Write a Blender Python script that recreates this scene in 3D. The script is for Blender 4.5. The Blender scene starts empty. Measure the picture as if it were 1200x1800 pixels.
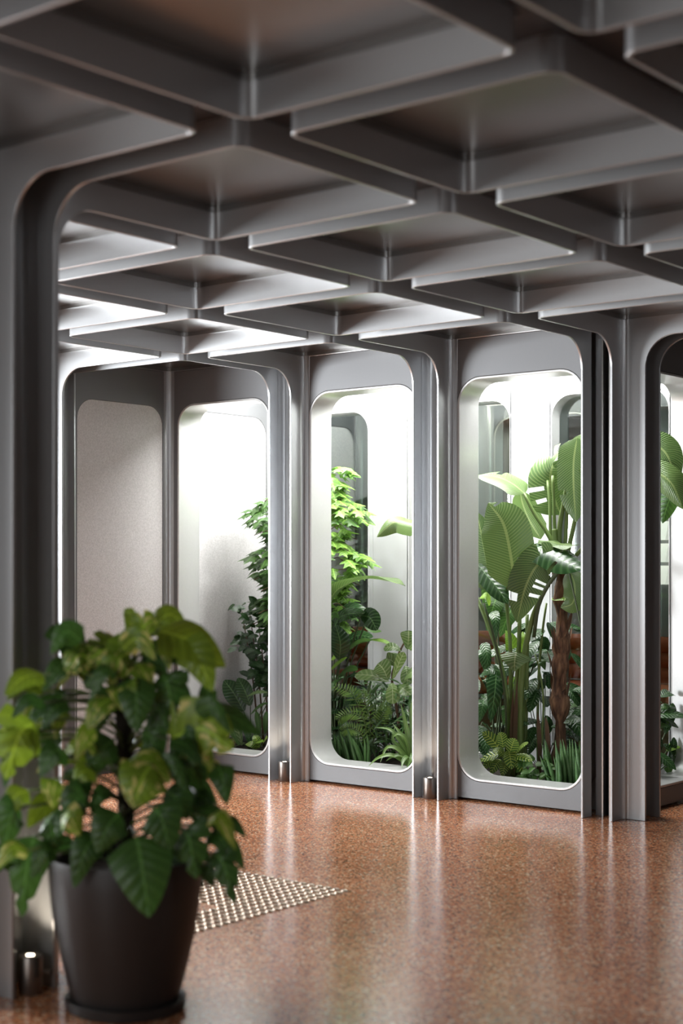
import bpy, bmesh, math, random
from mathutils import Vector, Matrix, Euler

# ------------------------------------------------------------------ camera, light, exposure
# world axes: x runs to the back right (across the garden), y runs to the back left (along its front), metres
SC = bpy.context.scene
COL = SC.collection
CAM_POS = Vector((-2.9547, -2.5456, 1.2505))
FWD = Vector((0.7567, 0.6537, 0.0)).normalized()
RGT = Vector((FWD.y, -FWD.x, 0.0))
FPX, CXP, CYP = 2674.6, 424.15, 991.1          # focal length and principal point for 1200 x 1800

cam_d = bpy.data.cameras.new('camera')
cam = bpy.data.objects.new('camera', cam_d)
COL.objects.link(cam)
cam.location = CAM_POS
cam.rotation_euler = (math.pi / 2, 0, math.atan2(FWD.y, FWD.x) - math.pi / 2)
cam_d.sensor_fit = 'AUTO'
cam_d.sensor_width = 36
cam_d.lens = FPX / 1800 * 36
cam_d.shift_x = (600 - CXP) / 1800
cam_d.shift_y = (CYP - 900) / 1800
cam_d.clip_start = 0.05
cam_d.dof.use_dof = True
cam_d.dof.focus_distance = 8.3
cam_d.dof.aperture_fstop = 1.9
SC.camera = cam

W = bpy.data.worlds.new('World')
SC.world = W
W.use_nodes = True
W.node_tree.nodes['Background'].inputs[0].default_value = (0.9, 0.95, 1.0, 1)
W.node_tree.nodes['Background'].inputs[1].default_value = 0.06

SC.view_settings.view_transform = 'Standard'
SC.view_settings.look = 'None'
SC.view_settings.gamma = 1
SC.view_settings.use_curve_mapping = False
SC.view_settings.exposure = -0.15


def area(name, loc, target, sx, sy, power, col=(1, 1, 1), spread=180):
    d = bpy.data.lights.new(name, 'AREA')
    d.shape = 'RECTANGLE'
    d.size, d.size_y = sx, sy
    d.energy = power
    d.color = col
    d.spread = math.radians(spread)
    o = bpy.data.objects.new(name, d)
    COL.objects.link(o)
    o.location = loc
    o.rotation_euler = (Vector(target) - Vector(loc)).to_track_quat('-Z', 'Y').to_euler()
    return o


# daylight entering through the tall window strip on the left, beyond the near column
area('daylight_window', (1.9, 5.7, 1.5), (2.5, 2.0, 1.9), 1.7, 1.2, 190, (0.93, 0.97, 1.0))
area('daylight_window', (-0.9, 5.7, 1.5), (1.2, 1.6, 2.1), 2.4, 1.2, 640, (0.93, 0.97, 1.0))
# daylight from the entrance behind the camera
area('daylight_entrance', (-4.55, -0.7, 1.2), (1.5, 0.6, 1.35), 1.3, 2.1, 50, (0.97, 0.99, 1.0))
area('daylight_hall', (-4.55, 3.7, 1.3), (2.0, 1.2, 1.4), 3.0, 1.9, 40, (0.95, 0.98, 1.0))
# weak fill light added on the right to lift the post sides
area('side_fill', (1.6, -3.95, 1.0), (3.6, 1.0, 1.0), 0.9, 1.8, 7, (0.97, 0.98, 1.0))
# grow lights above the planted bay
for gy in (1.62, 2.55, 3.48):
    area('grow_light_beam', (4.48, gy, 2.565), (4.48, gy, 0), 0.5, 0.8, 50, (1.0, 1.0, 0.98))

# warm fill light added to brighten the corridor seats, without a fixture
area('corridor_fill', (5.45, 2.6, 2.32), (5.5, 2.6, 0), 0.4, 2.4, 26, (1.0, 0.9, 0.78))

# ------------------------------------------------------------------ helpers
LIP = 2.3535        # underside of the ceiling trays
G = 0.073           # half the joint between two modules
T = 0.012           # sheet thickness of a tray rim
ARM = 0.127         # leg width of a corner profile
FR = 0.15           # fillet where a leg meets a tray
SEAM = 0.088
TOP = 0.14
XN = {i: float(i) for i in range(-4, 7)}
YN = {i: float(i) for i in range(-4, 4)}
YN[-1] = -0.933
YN[-2] = -1.933
YN[-3] = -2.933
YN[-4] = -3.933
YN[4] = 4.07
YN[5] = 5.07


def pt(u, v, x=None, y=None, z=None, d=None):
    """point of the place seen at pixel (u, v), on a plane x=, y= or z= or at a depth d"""
    r = FWD + RGT * ((u - CXP) / FPX) + Vector((0, 0, 1)) * (-(v - CYP) / FPX)
    if x is not None:
        s = (x - CAM_POS.x) / r.x
    elif y is not None:
        s = (y - CAM_POS.y) / r.y
    elif z is not None:
        s = (z - CAM_POS.z) / r.z
    else:
        s = d
    return CAM_POS + r * s


def setp(o, label=None, cat=None, group=None, kind=None):
    if label:
        o['label'] = label
    if cat:
        o['category'] = cat
    if group:
        o['group'] = group
    if kind:
        o['kind'] = kind
    return o


def empty(name, loc=(0, 0, 0), parent=None, rz=0):
    o = bpy.data.objects.new(name, None)
    o.empty_display_size = 0.05
    COL.objects.link(o)
    o.parent = parent
    o.location = loc
    o.rotation_euler = (0, 0, rz)
    return o


def finish(name, bm, smooth=None, recalc=True):
    if recalc:
        bmesh.ops.recalc_face_normals(bm, faces=bm.faces)
    me = bpy.data.meshes.new(name)
    bm.to_mesh(me)
    bm.free()
    if smooth is not None:
        me.polygons.foreach_set('use_smooth', [True] * len(me.polygons))
        if smooth < 180:
            me.set_sharp_from_angle(angle=math.radians(smooth))
    return me


def link(name, me, mat=None, parent=None, loc=(0, 0, 0), rot=(0, 0, 0), bev=0, scale=None):
    o = bpy.data.objects.new(name, me)
    COL.objects.link(o)
    o.parent = parent
    o.location = loc
    o.rotation_euler = rot
    if scale is not None:
        o.scale = scale
    if mat is not None and len(me.materials) == 0:
        me.materials.append(mat)
    if bev:
        m = o.modifiers.new('edge', 'BEVEL')
        m.width = bev
        m.segments = 2
        m.limit_method = 'ANGLE'
        m.angle_limit = math.radians(50)
        m.harden_normals = False
    return o


def box_bm(bm, x0, x1, y0, y1, z0, z1):
    vs = [bm.verts.new((x, y, z)) for z in (z0, z1) for x, y in ((x0, y0), (x1, y0), (x1, y1), (x0, y1))]
    for f in ((0, 3, 2, 1), (4, 5, 6, 7), (0, 1, 5, 4), (1, 2, 6, 5), (2, 3, 7, 6), (3, 0, 4, 7)):
        bm.faces.new([vs[i] for i in f])


def box(name, x0, x1, y0, y1, z0, z1, mat, parent=None, bev=0):
    bm = bmesh.new()
    box_bm(bm, x0, x1, y0, y1, z0, z1)
    return link(name, finish(name, bm), mat, parent, bev=bev)


def prism(name, pts, z0, z1, mat, parent=None, smooth=40, bev=0, loc=(0, 0, 0)):
    bm = bmesh.new()
    a = [bm.verts.new((x, y, z0)) for x, y in pts]
    b = [bm.verts.new((x, y, z1)) for x, y in pts]
    n = len(pts)
    bm.faces.new(a[::-1])
    bm.faces.new(b)
    for i in range(n):
        bm.faces.new((a[i], a[(i + 1) % n], b[(i + 1) % n], b[i]))
    return link(name, finish(name, bm, smooth), mat, parent, bev=bev, loc=loc)


def lathe(bm, prof, n=32, c=(0, 0), cap=True):
    rings = []
    for r, z in prof:
        rings.append([bm.verts.new((c[0] + r * math.cos(2 * math.pi * k / n), c[1] + r * math.sin(2 * math.pi * k / n), z)) for k in range(n)])
    for a, b in zip(rings, rings[1:]):
        for k in range(n):
            bm.faces.new((a[k], a[(k + 1) % n], b[(k + 1) % n], b[k]))
    if cap:
        bm.faces.new(rings[0][::-1])
        bm.faces.new(rings[-1])


def tube_bm(bm, pts, radii, n=8, cap=True):
    """round tube along points"""
    rings = []
    prev = None
    for i, p in enumerate(pts):
        p = Vector(p)
        if i == 0:
            t = Vector(pts[1]) - p
        elif i == len(pts) - 1:
            t = p - Vector(pts[i - 1])
        else:
            t = Vector(pts[i + 1]) - Vector(pts[i - 1])
        t.normalize()
        if prev is None:
            ref = Vector((1, 0, 0)) if abs(t.x) < 0.8 else Vector((0, 1, 0))
            u = t.cross(ref).normalized()
        else:
            u = (prev - t * prev.dot(t)).normalized()
        prev = u
        w = t.cross(u)
        r = radii[i] if isinstance(radii, (list, tuple)) else radii
        rings.append([bm.verts.new(p + (u * math.cos(2 * math.pi * k / n) + w * math.sin(2 * math.pi * k / n)) * r) for k in range(n)])
    for a, b in zip(rings, rings[1:]):
        for k in range(n):
            bm.faces.new((a[k], a[(k + 1) % n], b[(k + 1) % n], b[k]))
    if cap:
        bm.faces.new(rings[0][::-1])
        bm.faces.new(rings[-1])


def bez(p0, p1, p2, p3, n):
    out = []
    for i in range(n + 1):
        t = i / n
        out.append(Vector(p0) * (1 - t) ** 3 + Vector(p1) * 3 * t * (1 - t) ** 2 + Vector(p2) * 3 * t * t * (1 - t) + Vector(p3) * t ** 3)
    return out


def spline(pts, n):
    """Catmull-Rom through the points, n samples in all"""
    P = [Vector(p) for p in pts]
    P = [P[0] * 2 - P[1]] + P + [P[-1] * 2 - P[-2]]
    m = len(P) - 3
    out = []
    for i in range(n):
        s = i / (n - 1) * m
        k = min(int(s), m - 1)
        t = s - k
        a, b, c, d = P[k:k + 4]
        out.append(0.5 * ((2 * b) + (c - a) * t + (2 * a - 5 * b + 4 * c - d) * t * t + (3 * b - a - 3 * c + d) * t ** 3))
    return out


# ------------------------------------------------------------------ materials
def new_mat(name):
    m = bpy.data.materials.new(name)
    m.use_nodes = True
    nt = m.node_tree
    return m, nt, nt.nodes['Principled BSDF']


def N(nt, t, **kw):
    n = nt.nodes.new(t)
    for k, v in kw.items():
        setattr(n, k, v)
    return n


def ramp(nt, fac, stops, interp='LINEAR'):
    r = N(nt, 'ShaderNodeValToRGB')
    r.color_ramp.interpolation = interp
    el = r.color_ramp.elements
    while len(el) < len(stops):
        el.new(0.5)
    for e, (p, c) in zip(el, stops):
        e.position = p
        e.color = (*c, 1) if len(c) == 3 else c
    nt.links.new(fac, r.inputs[0])
    return r.outputs[0]


def math_n(nt, op, a, b=None):
    n = N(nt, 'ShaderNodeMath', operation=op)
    for i, v in enumerate((a, b)):
        if v is None:
            continue
        if isinstance(v, (int, float)):
            n.inputs[i].default_value = v
        else:
            nt.links.new(v, n.inputs[i])
    return n.outputs[0]


def mixc(nt, fac, a, b, mode='MIX'):
    n = N(nt, 'ShaderNodeMix', data_type='RGBA', blend_type=mode)
    for s, v in ((0, fac), (6, a), (7, b)):
        if isinstance(v, (int, float)):
            n.inputs[s].default_value = v
        elif isinstance(v, (tuple, list)):
            n.inputs[s].default_value = (*v, 1) if len(v) == 3 else v
        else:
            nt.links.new(v, n.inputs[s])
    return n.outputs[2]


def metal(name, col, rough, metallic=0.9, grain=0.04):
    m, nt, b = new_mat(name)
    tc = N(nt, 'ShaderNodeTexCoord')
    mp = N(nt, 'ShaderNodeMapping')
    mp.inputs['Scale'].default_value = (60, 60, 25)
    nt.links.new(tc.outputs['Object'], mp.inputs[0])
    nz = N(nt, 'ShaderNodeTexNoise')
    nz.inputs['Scale'].default_value = 3.0
    nz.inputs['Detail'].default_value = 3
    nt.links.new(mp.outputs[0], nz.inputs['Vector'])
    nt.links.new(ramp(nt, nz.outputs[0], [(0.2, tuple(c * (1 - grain) for c in col)), (0.8, tuple(min(1, c * (1 + grain)) for c in col))]), b.inputs['Base Color'])
    r = N(nt, 'ShaderNodeMapRange')
    r.inputs['To Min'].default_value = rough - 0.01
    r.inputs['To Max'].default_value = rough + 0.01
    nt.links.new(nz.outputs[0], r.inputs['Value'])
    nt.links.new(r.outputs[0], b.inputs['Roughness'])
    b.inputs['Metallic'].default_value = metallic
    return m


def plain(name, col, rough=0.6, metallic=0.0, emit=None, estr=0.0):
    m, nt, b = new_mat(name)
    tc = N(nt, 'ShaderNodeTexCoord')
    nz = N(nt, 'ShaderNodeTexNoise')
    nz.inputs['Scale'].default_value = 25
    nt.links.new(tc.outputs['Object'], nz.inputs['Vector'])
    nt.links.new(ramp(nt, nz.outputs[0], [(0.3, tuple(c * 0.9 for c in col)), (0.7, col)]), b.inputs['Base Color'])
    b.inputs['Roughness'].default_value = rough
    b.inputs['Metallic'].default_value = metallic
    if emit:
        b.inputs['Emission Color'].default_value = (*emit, 1)
        b.inputs['Emission Strength'].default_value = estr
    return m


ALU = metal('anodised_aluminium', (0.44, 0.447, 0.455), 0.30, 0.72, 0.015)
ALU_PANEL = metal('matte_wall_sheet', (0.15, 0.153, 0.158), 0.45, 0.25, 0.02)
ALU_PLATE = metal('satin_ceiling_plate', (0.24, 0.235, 0.23), 0.30, 0.9)
ALU_LIN = metal('pale_lining_sheet', (0.42, 0.43, 0.43), 0.5, 0.1, 0.02)
ALU_REV = metal('reveal_sheet', (0.60, 0.605, 0.60), 0.32, 0.4, 0.03)
JOINT_SHADE = plain('joint_shade', (0.035, 0.03, 0.03), 0.5, 0.4)  # shade of the gaps put into the colour of their covers
BLACK = plain('black_slot', (0.006, 0.006, 0.006), 0.8)
STEEL = metal('polished_fin', (0.75, 0.73, 0.70), 0.2, 1.0, 0.02)
LAMPMET = metal('lamp_steel', (0.24, 0.21, 0.19), 0.36, 0.9, 0.04)


def terrazzo():
    m, nt, b = new_mat('terrazzo')
    tc = N(nt, 'ShaderNodeTexCoord')
    co = tc.outputs['Object']
    v1 = N(nt, 'ShaderNodeTexVoronoi')
    v1.inputs['Scale'].default_value = 80
    nt.links.new(co, v1.inputs['Vector'])
    v2 = N(nt, 'ShaderNodeTexVoronoi')
    v2.inputs['Scale'].default_value = 170
    nt.links.new(co, v2.inputs['Vector'])
    sep = N(nt, 'ShaderNodeSeparateColor')
    nt.links.new(v1.outputs['Color'], sep.inputs[0])
    sep2 = N(nt, 'ShaderNodeSeparateColor')
    nt.links.new(v2.outputs['Color'], sep2.inputs[0])
    c1 = ramp(nt, sep.outputs[0], [(0.0, (0.13, 0.035, 0.018)), (0.2, (0.42, 0.15, 0.065)), (0.45, (0.56, 0.22, 0.10)), (0.72, (0.62, 0.28, 0.14)), (0.84, (0.78, 0.48, 0.28)), (0.95, (0.88, 0.72, 0.52))], 'CONSTANT')
    c2 = ramp(nt, sep2.outputs[1], [(0.0, (0.12, 0.035, 0.02)), (0.25, (0.50, 0.19, 0.085)), (0.7, (0.58, 0.24, 0.11)), (0.9, (0.85, 0.62, 0.40))], 'CONSTANT')
    d = math_n(nt, 'GREATER_THAN', v1.outputs['Distance'], 0.42)
    col = mixc(nt, d, c1, c2)
    big = N(nt, 'ShaderNodeTexNoise')
    big.inputs['Scale'].default_value = 1.3
    big.inputs['Detail'].default_value = 4
    nt.links.new(co, big.inputs['Vector'])
    tint = ramp(nt, big.outputs[0], [(0.35, (0.82, 0.78, 0.76)), (0.65, (1.0, 1.0, 1.0))])
    nt.links.new(mixc(nt, 1.0, col, tint, 'MULTIPLY'), b.inputs['Base Color'])
    rr = N(nt, 'ShaderNodeMapRange')
    rr.inputs['To Min'].default_value = 0.13
    rr.inputs['To Max'].default_value = 0.24
    nt.links.new(big.outputs[0], rr.inputs['Value'])
    nt.links.new(rr.outputs[0], b.inputs['Roughness'])
    b.inputs['Specular IOR Level'].default_value = 0.55
    bp = N(nt, 'ShaderNodeBump')
    bp.inputs['Strength'].default_value = 0.05
    bp.inputs['Distance'].default_value = 0.001
    nt.links.new(sep.outputs[1], bp.inputs['Height'])
    nt.links.new(bp.outputs[0], b.inputs['Normal'])
    return m


def plaster():
    m, nt, b = new_mat('grey_plaster')
    tc = N(nt, 'ShaderNodeTexCoord')
    nz = N(nt, 'ShaderNodeTexNoise')
    nz.inputs['Scale'].default_value = 140
    nz.inputs['Detail'].default_value = 5
    nt.links.new(tc.outputs['Object'], nz.inputs['Vector'])
    nt.links.new(ramp(nt, nz.outputs[0], [(0.3, (0.44, 0.43, 0.43)), (0.7, (0.60, 0.585, 0.585))]), b.inputs['Base Color'])
    b.inputs['Roughness'].default_value = 0.75
    bp = N(nt, 'ShaderNodeBump')
    bp.inputs['Strength'].default_value = 0.35
    bp.inputs['Distance'].default_value = 0.003
    nt.links.new(nz.outputs[0], bp.inputs['Height'])
    nt.links.new(bp.outputs[0], b.inputs['Normal'])
    return m


def glass_mat():
    m, nt, b = new_mat('clear_glass')
    out = nt.nodes['Material Output']
    nt.nodes.remove(b)
    tr = N(nt, 'ShaderNodeBsdfTransparent')
    tr.inputs[0].default_value = (0.86, 0.93, 0.90, 1)
    gl = N(nt, 'ShaderNodeBsdfGlossy')
    gl.inputs['Roughness'].default_value = 0.02
    fr = N(nt, 'ShaderNodeFresnel')
    fr.inputs[0].default_value = 1.5
    mx = N(nt, 'ShaderNodeMixShader')
    nt.links.new(math_n(nt, 'MULTIPLY', fr.outputs[0], 1.6), mx.inputs[0])
    nt.links.new(tr.outputs[0], mx.inputs[1])
    nt.links.new(gl.outputs[0], mx.inputs[2])
    nt.links.new(mx.outputs[0], out.inputs[0])
    return m


TERR = terrazzo()
PLAST = plaster()
GLASS = glass_mat()
WALLDARK = plain('dark_brown_panelling', (0.10, 0.075, 0.062), 0.55)
WALLGREY = plain('grey_paint', (0.23, 0.23, 0.235), 0.6)

# ------------------------------------------------------------------ floor and outer shell of the room
fl = box('floor', -4.8, 9.2, -4.2, 6.6, -0.08, 0.0, TERR)
setp(fl, 'orange brown polished terrazzo floor', kind='structure')
o = box('wall_right', -4.8, 9.2, -4.2, -4.05, 0, 2.62, WALLDARK)  # unseen wall added so that world light stays out from the side
setp(o, 'unseen dark brown wall added to shut out light beside the hall', kind='structure')
o = box('wall_far', 9.05, 9.2, -4.05, 6.6, 0, 2.62, WALLDARK)
setp(o, 'dark brown wall at the far end beyond the planted bay', kind='structure')
bm = bmesh.new()
box_bm(bm, 3.0, 9.05, 6.42, 6.55, 0, 2.62)
box_bm(bm, -4.8, -1.5, 6.42, 6.55, 0, 2.62)
box_bm(bm, -1.5, 3.0, 6.42, 6.55, 0, 0.2)
box_bm(bm, -1.5, 3.0, 6.42, 6.55, 2.5, 2.62)
o = link('wall_left', finish('wall_left', bm), WALLGREY)
setp(o, 'grey wall with a wide daylight window', kind='structure')
bm = bmesh.new()
box_bm(bm, -4.8, -4.68, -4.05, -2.1, 0, 2.62)
box_bm(bm, -4.8, -4.68, 5.4, 6.42, 0, 2.62)
box_bm(bm, -4.8, -4.68, -2.1, 5.4, 2.4, 2.62)
o = link('wall_entrance', finish('wall_entrance', bm), WALLDARK)  # unseen wall added behind the camera to close off world light
setp(o, 'unseen dark brown wall added to shut out light, with the entrance opening', kind='structure')
o = box('roof', -4.8, 9.2, -4.2, 6.6, 2.64, 2.72, WALLDARK)  # unseen slab added to stop light leaking in from above
setp(o, 'unseen roof slab added to block light above the ceiling trays', kind='structure')

# ------------------------------------------------------------------ ceiling: trays with rims, posts and plates
ceiling = empty('ceiling')
setp(ceiling, 'ceiling of square grey aluminium trays with shade-dark joints', kind='structure')
RO = 0.05


def side_samples(L, p0, p1, wall):
    r = RO
    s = []
    if wall:
        zt = LIP + SEAM
        s += [(r, 0), (0.055, 0), (0.055, zt), (L - 0.055, zt), (L - 0.055, 0), (L - r, 0)]
        return s
    k = 10
    if p0:
        s += [(r, 0), (ARM, 0)]
        for i in range(k + 1):
            a = math.pi / 2 * i / k
            s.append((ARM + FR - FR * math.cos(a), LIP - FR + FR * math.sin(a)))
    else:
        s.append((r, LIP))
    if p1:
        for i in range(k + 1):
            a = math.pi / 2 * (1 - i / k)
            s.append((L - ARM - FR + FR * math.cos(a), LIP - FR + FR * math.sin(a)))
        s += [(L - ARM, 0), (L - r, 0)]
    else:
        s.append((L - r, LIP))
    return s


SHELLS = {}


def shell_mesh(w, h, posts, walls):
    key = (round(w, 3), round(h, 3), tuple(sorted(posts)), tuple(sorted(walls)))
    if key in SHELLS:
        return SHELLS[key]
    a, b = w / 2 - G, h / 2 - G
    cs = [(-a, -b), (a, -b), (a, b), (-a, b)]
    dirs = [(1, 0), (0, 1), (-1, 0), (0, -1)]
    S = []
    for i in range(4):
        c = cs[i]
        d = dirs[i]
        n = (d[1], -d[0])               # outward
        L = 2 * (a if i % 2 == 0 else b)
        # corner arc at the start of this side
        pd = dirs[i - 1]
        cen = (c[0] + RO * (d[0] - pd[0]), c[1] + RO * (d[1] - pd[1]))
        pn = (pd[1], -pd[0])
        z = 0 if i in posts else LIP
        K = 6
        for k in range(1, K):
            t = math.pi / 2 * k / K
            nn = (pn[0] * math.cos(t) + n[0] * math.sin(t), pn[1] * math.cos(t) + n[1] * math.sin(t))
            S.append(((cen[0] + nn[0] * RO, cen[1] + nn[1] * RO), (cen[0] + nn[0] * (RO - T), cen[1] + nn[1] * (RO - T)), z))
        for dd, z in side_samples(L, i in posts, (i + 1) % 4 in posts, i in walls):
            po = (c[0] + d[0] * dd, c[1] + d[1] * dd)
            S.append((po, (po[0] - n[0] * T, po[1] - n[1] * T), z))
    bm = bmesh.new()
    n = len(S)
    ob = [bm.verts.new((*s[0], s[2])) for s in S]
    ib = [bm.verts.new((*s[1], s[2])) for s in S]
    ot, it = [None] * n, [None] * n
    same = [abs(S[k][0][0] - S[(k + 1) % n][0][0]) + abs(S[k][0][1] - S[(k + 1) % n][0][1]) < 1e-6 for k in range(n)]
    for k in range(n):
        if same[k - 1] and ot[k - 1] is not None:
            ot[k], it[k] = ot[k - 1], it[k - 1]
        else:
            ot[k] = bm.verts.new((*S[k][0], LIP + TOP))
            it[k] = bm.verts.new((*S[k][1], LIP + TOP))
    for k in range(n):
        j = (k + 1) % n
        bm.faces.new((ob[k], ib[k], ib[j], ob[j]))
        if same[k]:
            continue
        ex_j = [(j + 1) % n] if same[j] and S[(j + 1) % n][2] > S[j][2] else []
        ex_k = [k - 1] if same[k - 1] and S[k - 1][2] > S[k][2] else []
        bm.faces.new([ob[k], ob[j]] + [ob[e] for e in ex_j] + [ot[j], ot[k]] + [ob[e] for e in ex_k])
        bm.faces.new([ib[k], ib[j]] + [ib[e] for e in ex_j] + [it[j], it[k]] + [ib[e] for e in ex_k])
        bm.faces.new((ot[k], ot[j], it[j], it[k]))
    me = finish('tray_rim', bm, 30)
    SHELLS[key] = me
    return me


def rrect(w, h, r, n=6):
    """rounded rectangle, counter-clockwise, n+1 points per corner starting at lower left"""
    out = []
    for cx, cy, a0 in ((-w / 2 + r, -h / 2 + r, math.pi), (w / 2 - r, -h / 2 + r, 1.5 * math.pi), (w / 2 - r, h / 2 - r, 0), (-w / 2 + r, h / 2 - r, 0.5 * math.pi)):
        for k in range(n + 1):
            a = a0 + math.pi / 2 * k / n
            out.append((cx + r * math.cos(a), cy + r * math.sin(a)))
    return out


PLATES = {}


def plate_mesh(w, h):
    key = (round(w, 3), round(h, 3))
    if key in PLATES:
        return PLATES[key]
    e = 2 * (G + T + 0.003)
    outer = rrect(w - e, h - e, 0.036)
    inner = rrect(w - e - 0.016, h - e - 0.016, 0.03)
    bm = bmesh.new()
    z0, z1, z2 = LIP + SEAM + 0.004, LIP + 0.112, LIP + 0.128
    rings = [[bm.verts.new((x, y, z)) for x, y in L] for L, z in ((outer, z2), (outer, z0), (inner, z0), (inner, z1))]
    n = len(outer)
    for a, b in zip(rings, rings[1:]):
        for k in range(n):
            bm.faces.new((a[k], a[(k + 1) % n], b[(k + 1) % n], b[k]))
    bm.faces.new(rings[-1])
    bm.faces.new(rings[0][::-1])
    PLATES[key] = finish('tray_plate', bm, 30)
    return PLATES[key]


# posts[(i, j)] corners that run down to the floor: 0 (-x-y) 1 (+x-y) 2 (+x+y) 3 (-x+y); walls: 0 -y, 1 +x, 2 +y, 3 -x
POSTS, WALLS = {}, {}


def node_posts(i, j, which=(0, 1, 2, 3)):
    """corner profiles standing round the node (i, j)"""
    for c, (di, dj) in {2: (-1, -1), 3: (0, -1), 0: (0, 0), 1: (-1, 0)}.items():
        if c in which:
            POSTS.setdefault((i + di, j + dj), set()).add(c)


node_posts(0, 1)
for j in (2, 3):
    node_posts(4, j, (2, 1))
node_posts(4, 1, (2, 1, 3))
node_posts(4, 4, (2,))
node_posts(3, 4, (1, 2))
node_posts(4, 0)
for j in (1, 2, 3):
    WALLS[(3, j)] = {1}
WALLS[(3, 3)] = {1, 2}
WALLS[(4, 0)] = {2}
node_posts(5, 1, (2, 3, 0))
for j in (2, 3):
    node_posts(5, j, (3, 0))
node_posts(5, 4, (3,))
node_posts(6, 4, (2,))
for j in (1, 2, 3):
    node_posts(6, j, (2, 1))
    WALLS[(5, j)] = {3}
WALLS[(5, 3)] = {3, 2, 1}
node_posts(1, 4, (1, 2))
for i in range(-4, 6):
    for j in range(-4, 4):
        if i == 4 and j >= 1:
            continue
        x0, x1, y0, y1 = XN[i], XN[i + 1], YN[j], YN[j + 1]
        me = shell_mesh(x1 - x0, y1 - y0, POSTS.get((i, j), set()), WALLS.get((i, j), set()))
        rim = link('ceiling_tray', me, ALU, ceiling, ((x0 + x1) / 2, (y0 + y1) / 2, 0), bev=0.0022)
        link('tray_plate', plate_mesh(x1 - x0, y1 - y0), ALU_PLATE, rim)
# joint covers above the gaps
for i in range(-4, 7):
    x = XN[i]
    y1 = YN[1] if i in () else YN[4]
    box('joint_cover', x - 0.078, x + 0.078, YN[-4], y1, LIP + 0.085, LIP + 0.10, JOINT_SHADE, ceiling)
for j in range(-4, 5):
    y = YN[j]
    for xa, xb in (((-4, 6),) if j < 1 else ((-4, 4), (5, 6)) if j in (2, 3) else ((-4, 4), (4, 6))):
        box('joint_cover', xa, xb, y - 0.078, y + 0.078, LIP + 0.086, LIP + 0.101, JOINT_SHADE, ceiling)

# ------------------------------------------------------------------ joint channels between the corner profiles
def channel(name, node, ang, parent, back=0.05):
    """coved strip closing the groove; groove opens towards -x before turning"""
    h, r = G - 0.0008, 0.044
    P = [(-0.126, h), (-back - r, h - 0.0008)]
    for k in range(1, 13):
        a = math.pi / 2 * k / 12
        P.append((-back - r + r * math.sin(a), h - 0.0008 - r + r * math.cos(a)))
    P += [(x, -y) for x, y in P[::-1]]
    P += [(0.0, -h), (0.0, h)]
    o = prism(name, P, 0.0, LIP + 0.083, ALU, parent, 30)
    o.location = (node[0], node[1], 0)
    o.rotation_euler = (0, 0, ang)
    return o


# ------------------------------------------------------------------ wall panels with rounded windows
def holed(bm, loopfront, loopback, rect, x0, x1):
    """slab in the plane x = x0..x1 (rect in y, z) with a hole"""
    y0, y1, z0, z1 = rect
    O = [(y0, z0), (y1, z0), (y1, z1), (y0, z1)]
    n = len(loopfront) // 4
    res = []
    for x, loop in ((x0, loopfront), (x1, loopback)):
        ov = [bm.verts.new((x, *p)) for p in O]
        lv = [bm.verts.new((x, *p)) for p in loop]
        for i in range(4):
            seg = lv[i * n:(i + 1) * n]
            for k in range(n - 1):
                bm.faces.new((ov[i], seg[k], seg[k + 1]))
            bm.faces.new((ov[i], seg[-1], lv[((i + 1) * n) % (4 * n)], ov[(i + 1) % 4]))
        res.append((ov, lv))
    (oa, la), (ob, lb) = res
    for k in range(len(la)):
        j = (k + 1) % len(la)
        bm.faces.new((la[k], la[j], lb[j], lb[k]))
    for k in range(4):
        j = (k + 1) % 4
        bm.faces.new((oa[k], oa[j], ob[j], ob[k]))


WZ0, WZ1, WR = 0.118, 2.222, 0.125
WW = 0.72


def hole_loop(w, r, grow, cy=0.0):
    zc = (WZ0 + WZ1) / 2
    return [(cy + y, zc + z) for y, z in rrect(w + 2 * grow, WZ1 - WZ0 + 2 * grow, r + grow, 8)]


def holed_obj(name, w, rect, x0, x1, grow, mat, parent, loc, rz, cy=0.0):
    bm = bmesh.new()
    L = hole_loop(w, WR, grow, cy)
    holed(bm, L, L, rect, x0, x1)
    return link(name, finish(name, bm, 30), mat, parent, loc, (0, 0, rz), bev=0.002)


def sleeve(name, w, x0, x1, mat, parent, loc, rz, cy=0.0):
    bm = bmesh.new()
    A, B = hole_loop(w, WR, 0.0, cy), hole_loop(w, WR, 0.0125, cy)
    r = [[bm.verts.new((x, *p)) for p in L] for x, L in ((x0, A), (x1, A), (x1, B), (x0, B))]
    n = len(A)
    for a in range(4):
        for k in range(n):
            bm.faces.new((r[a][k], r[a][(k + 1) % n], r[(a + 1) % 4][(k + 1) % n], r[(a + 1) % 4][k]))
    return link(name, finish(name, bm, 30), mat, parent, loc, (0, 0, rz), bev=0.0025)


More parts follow.
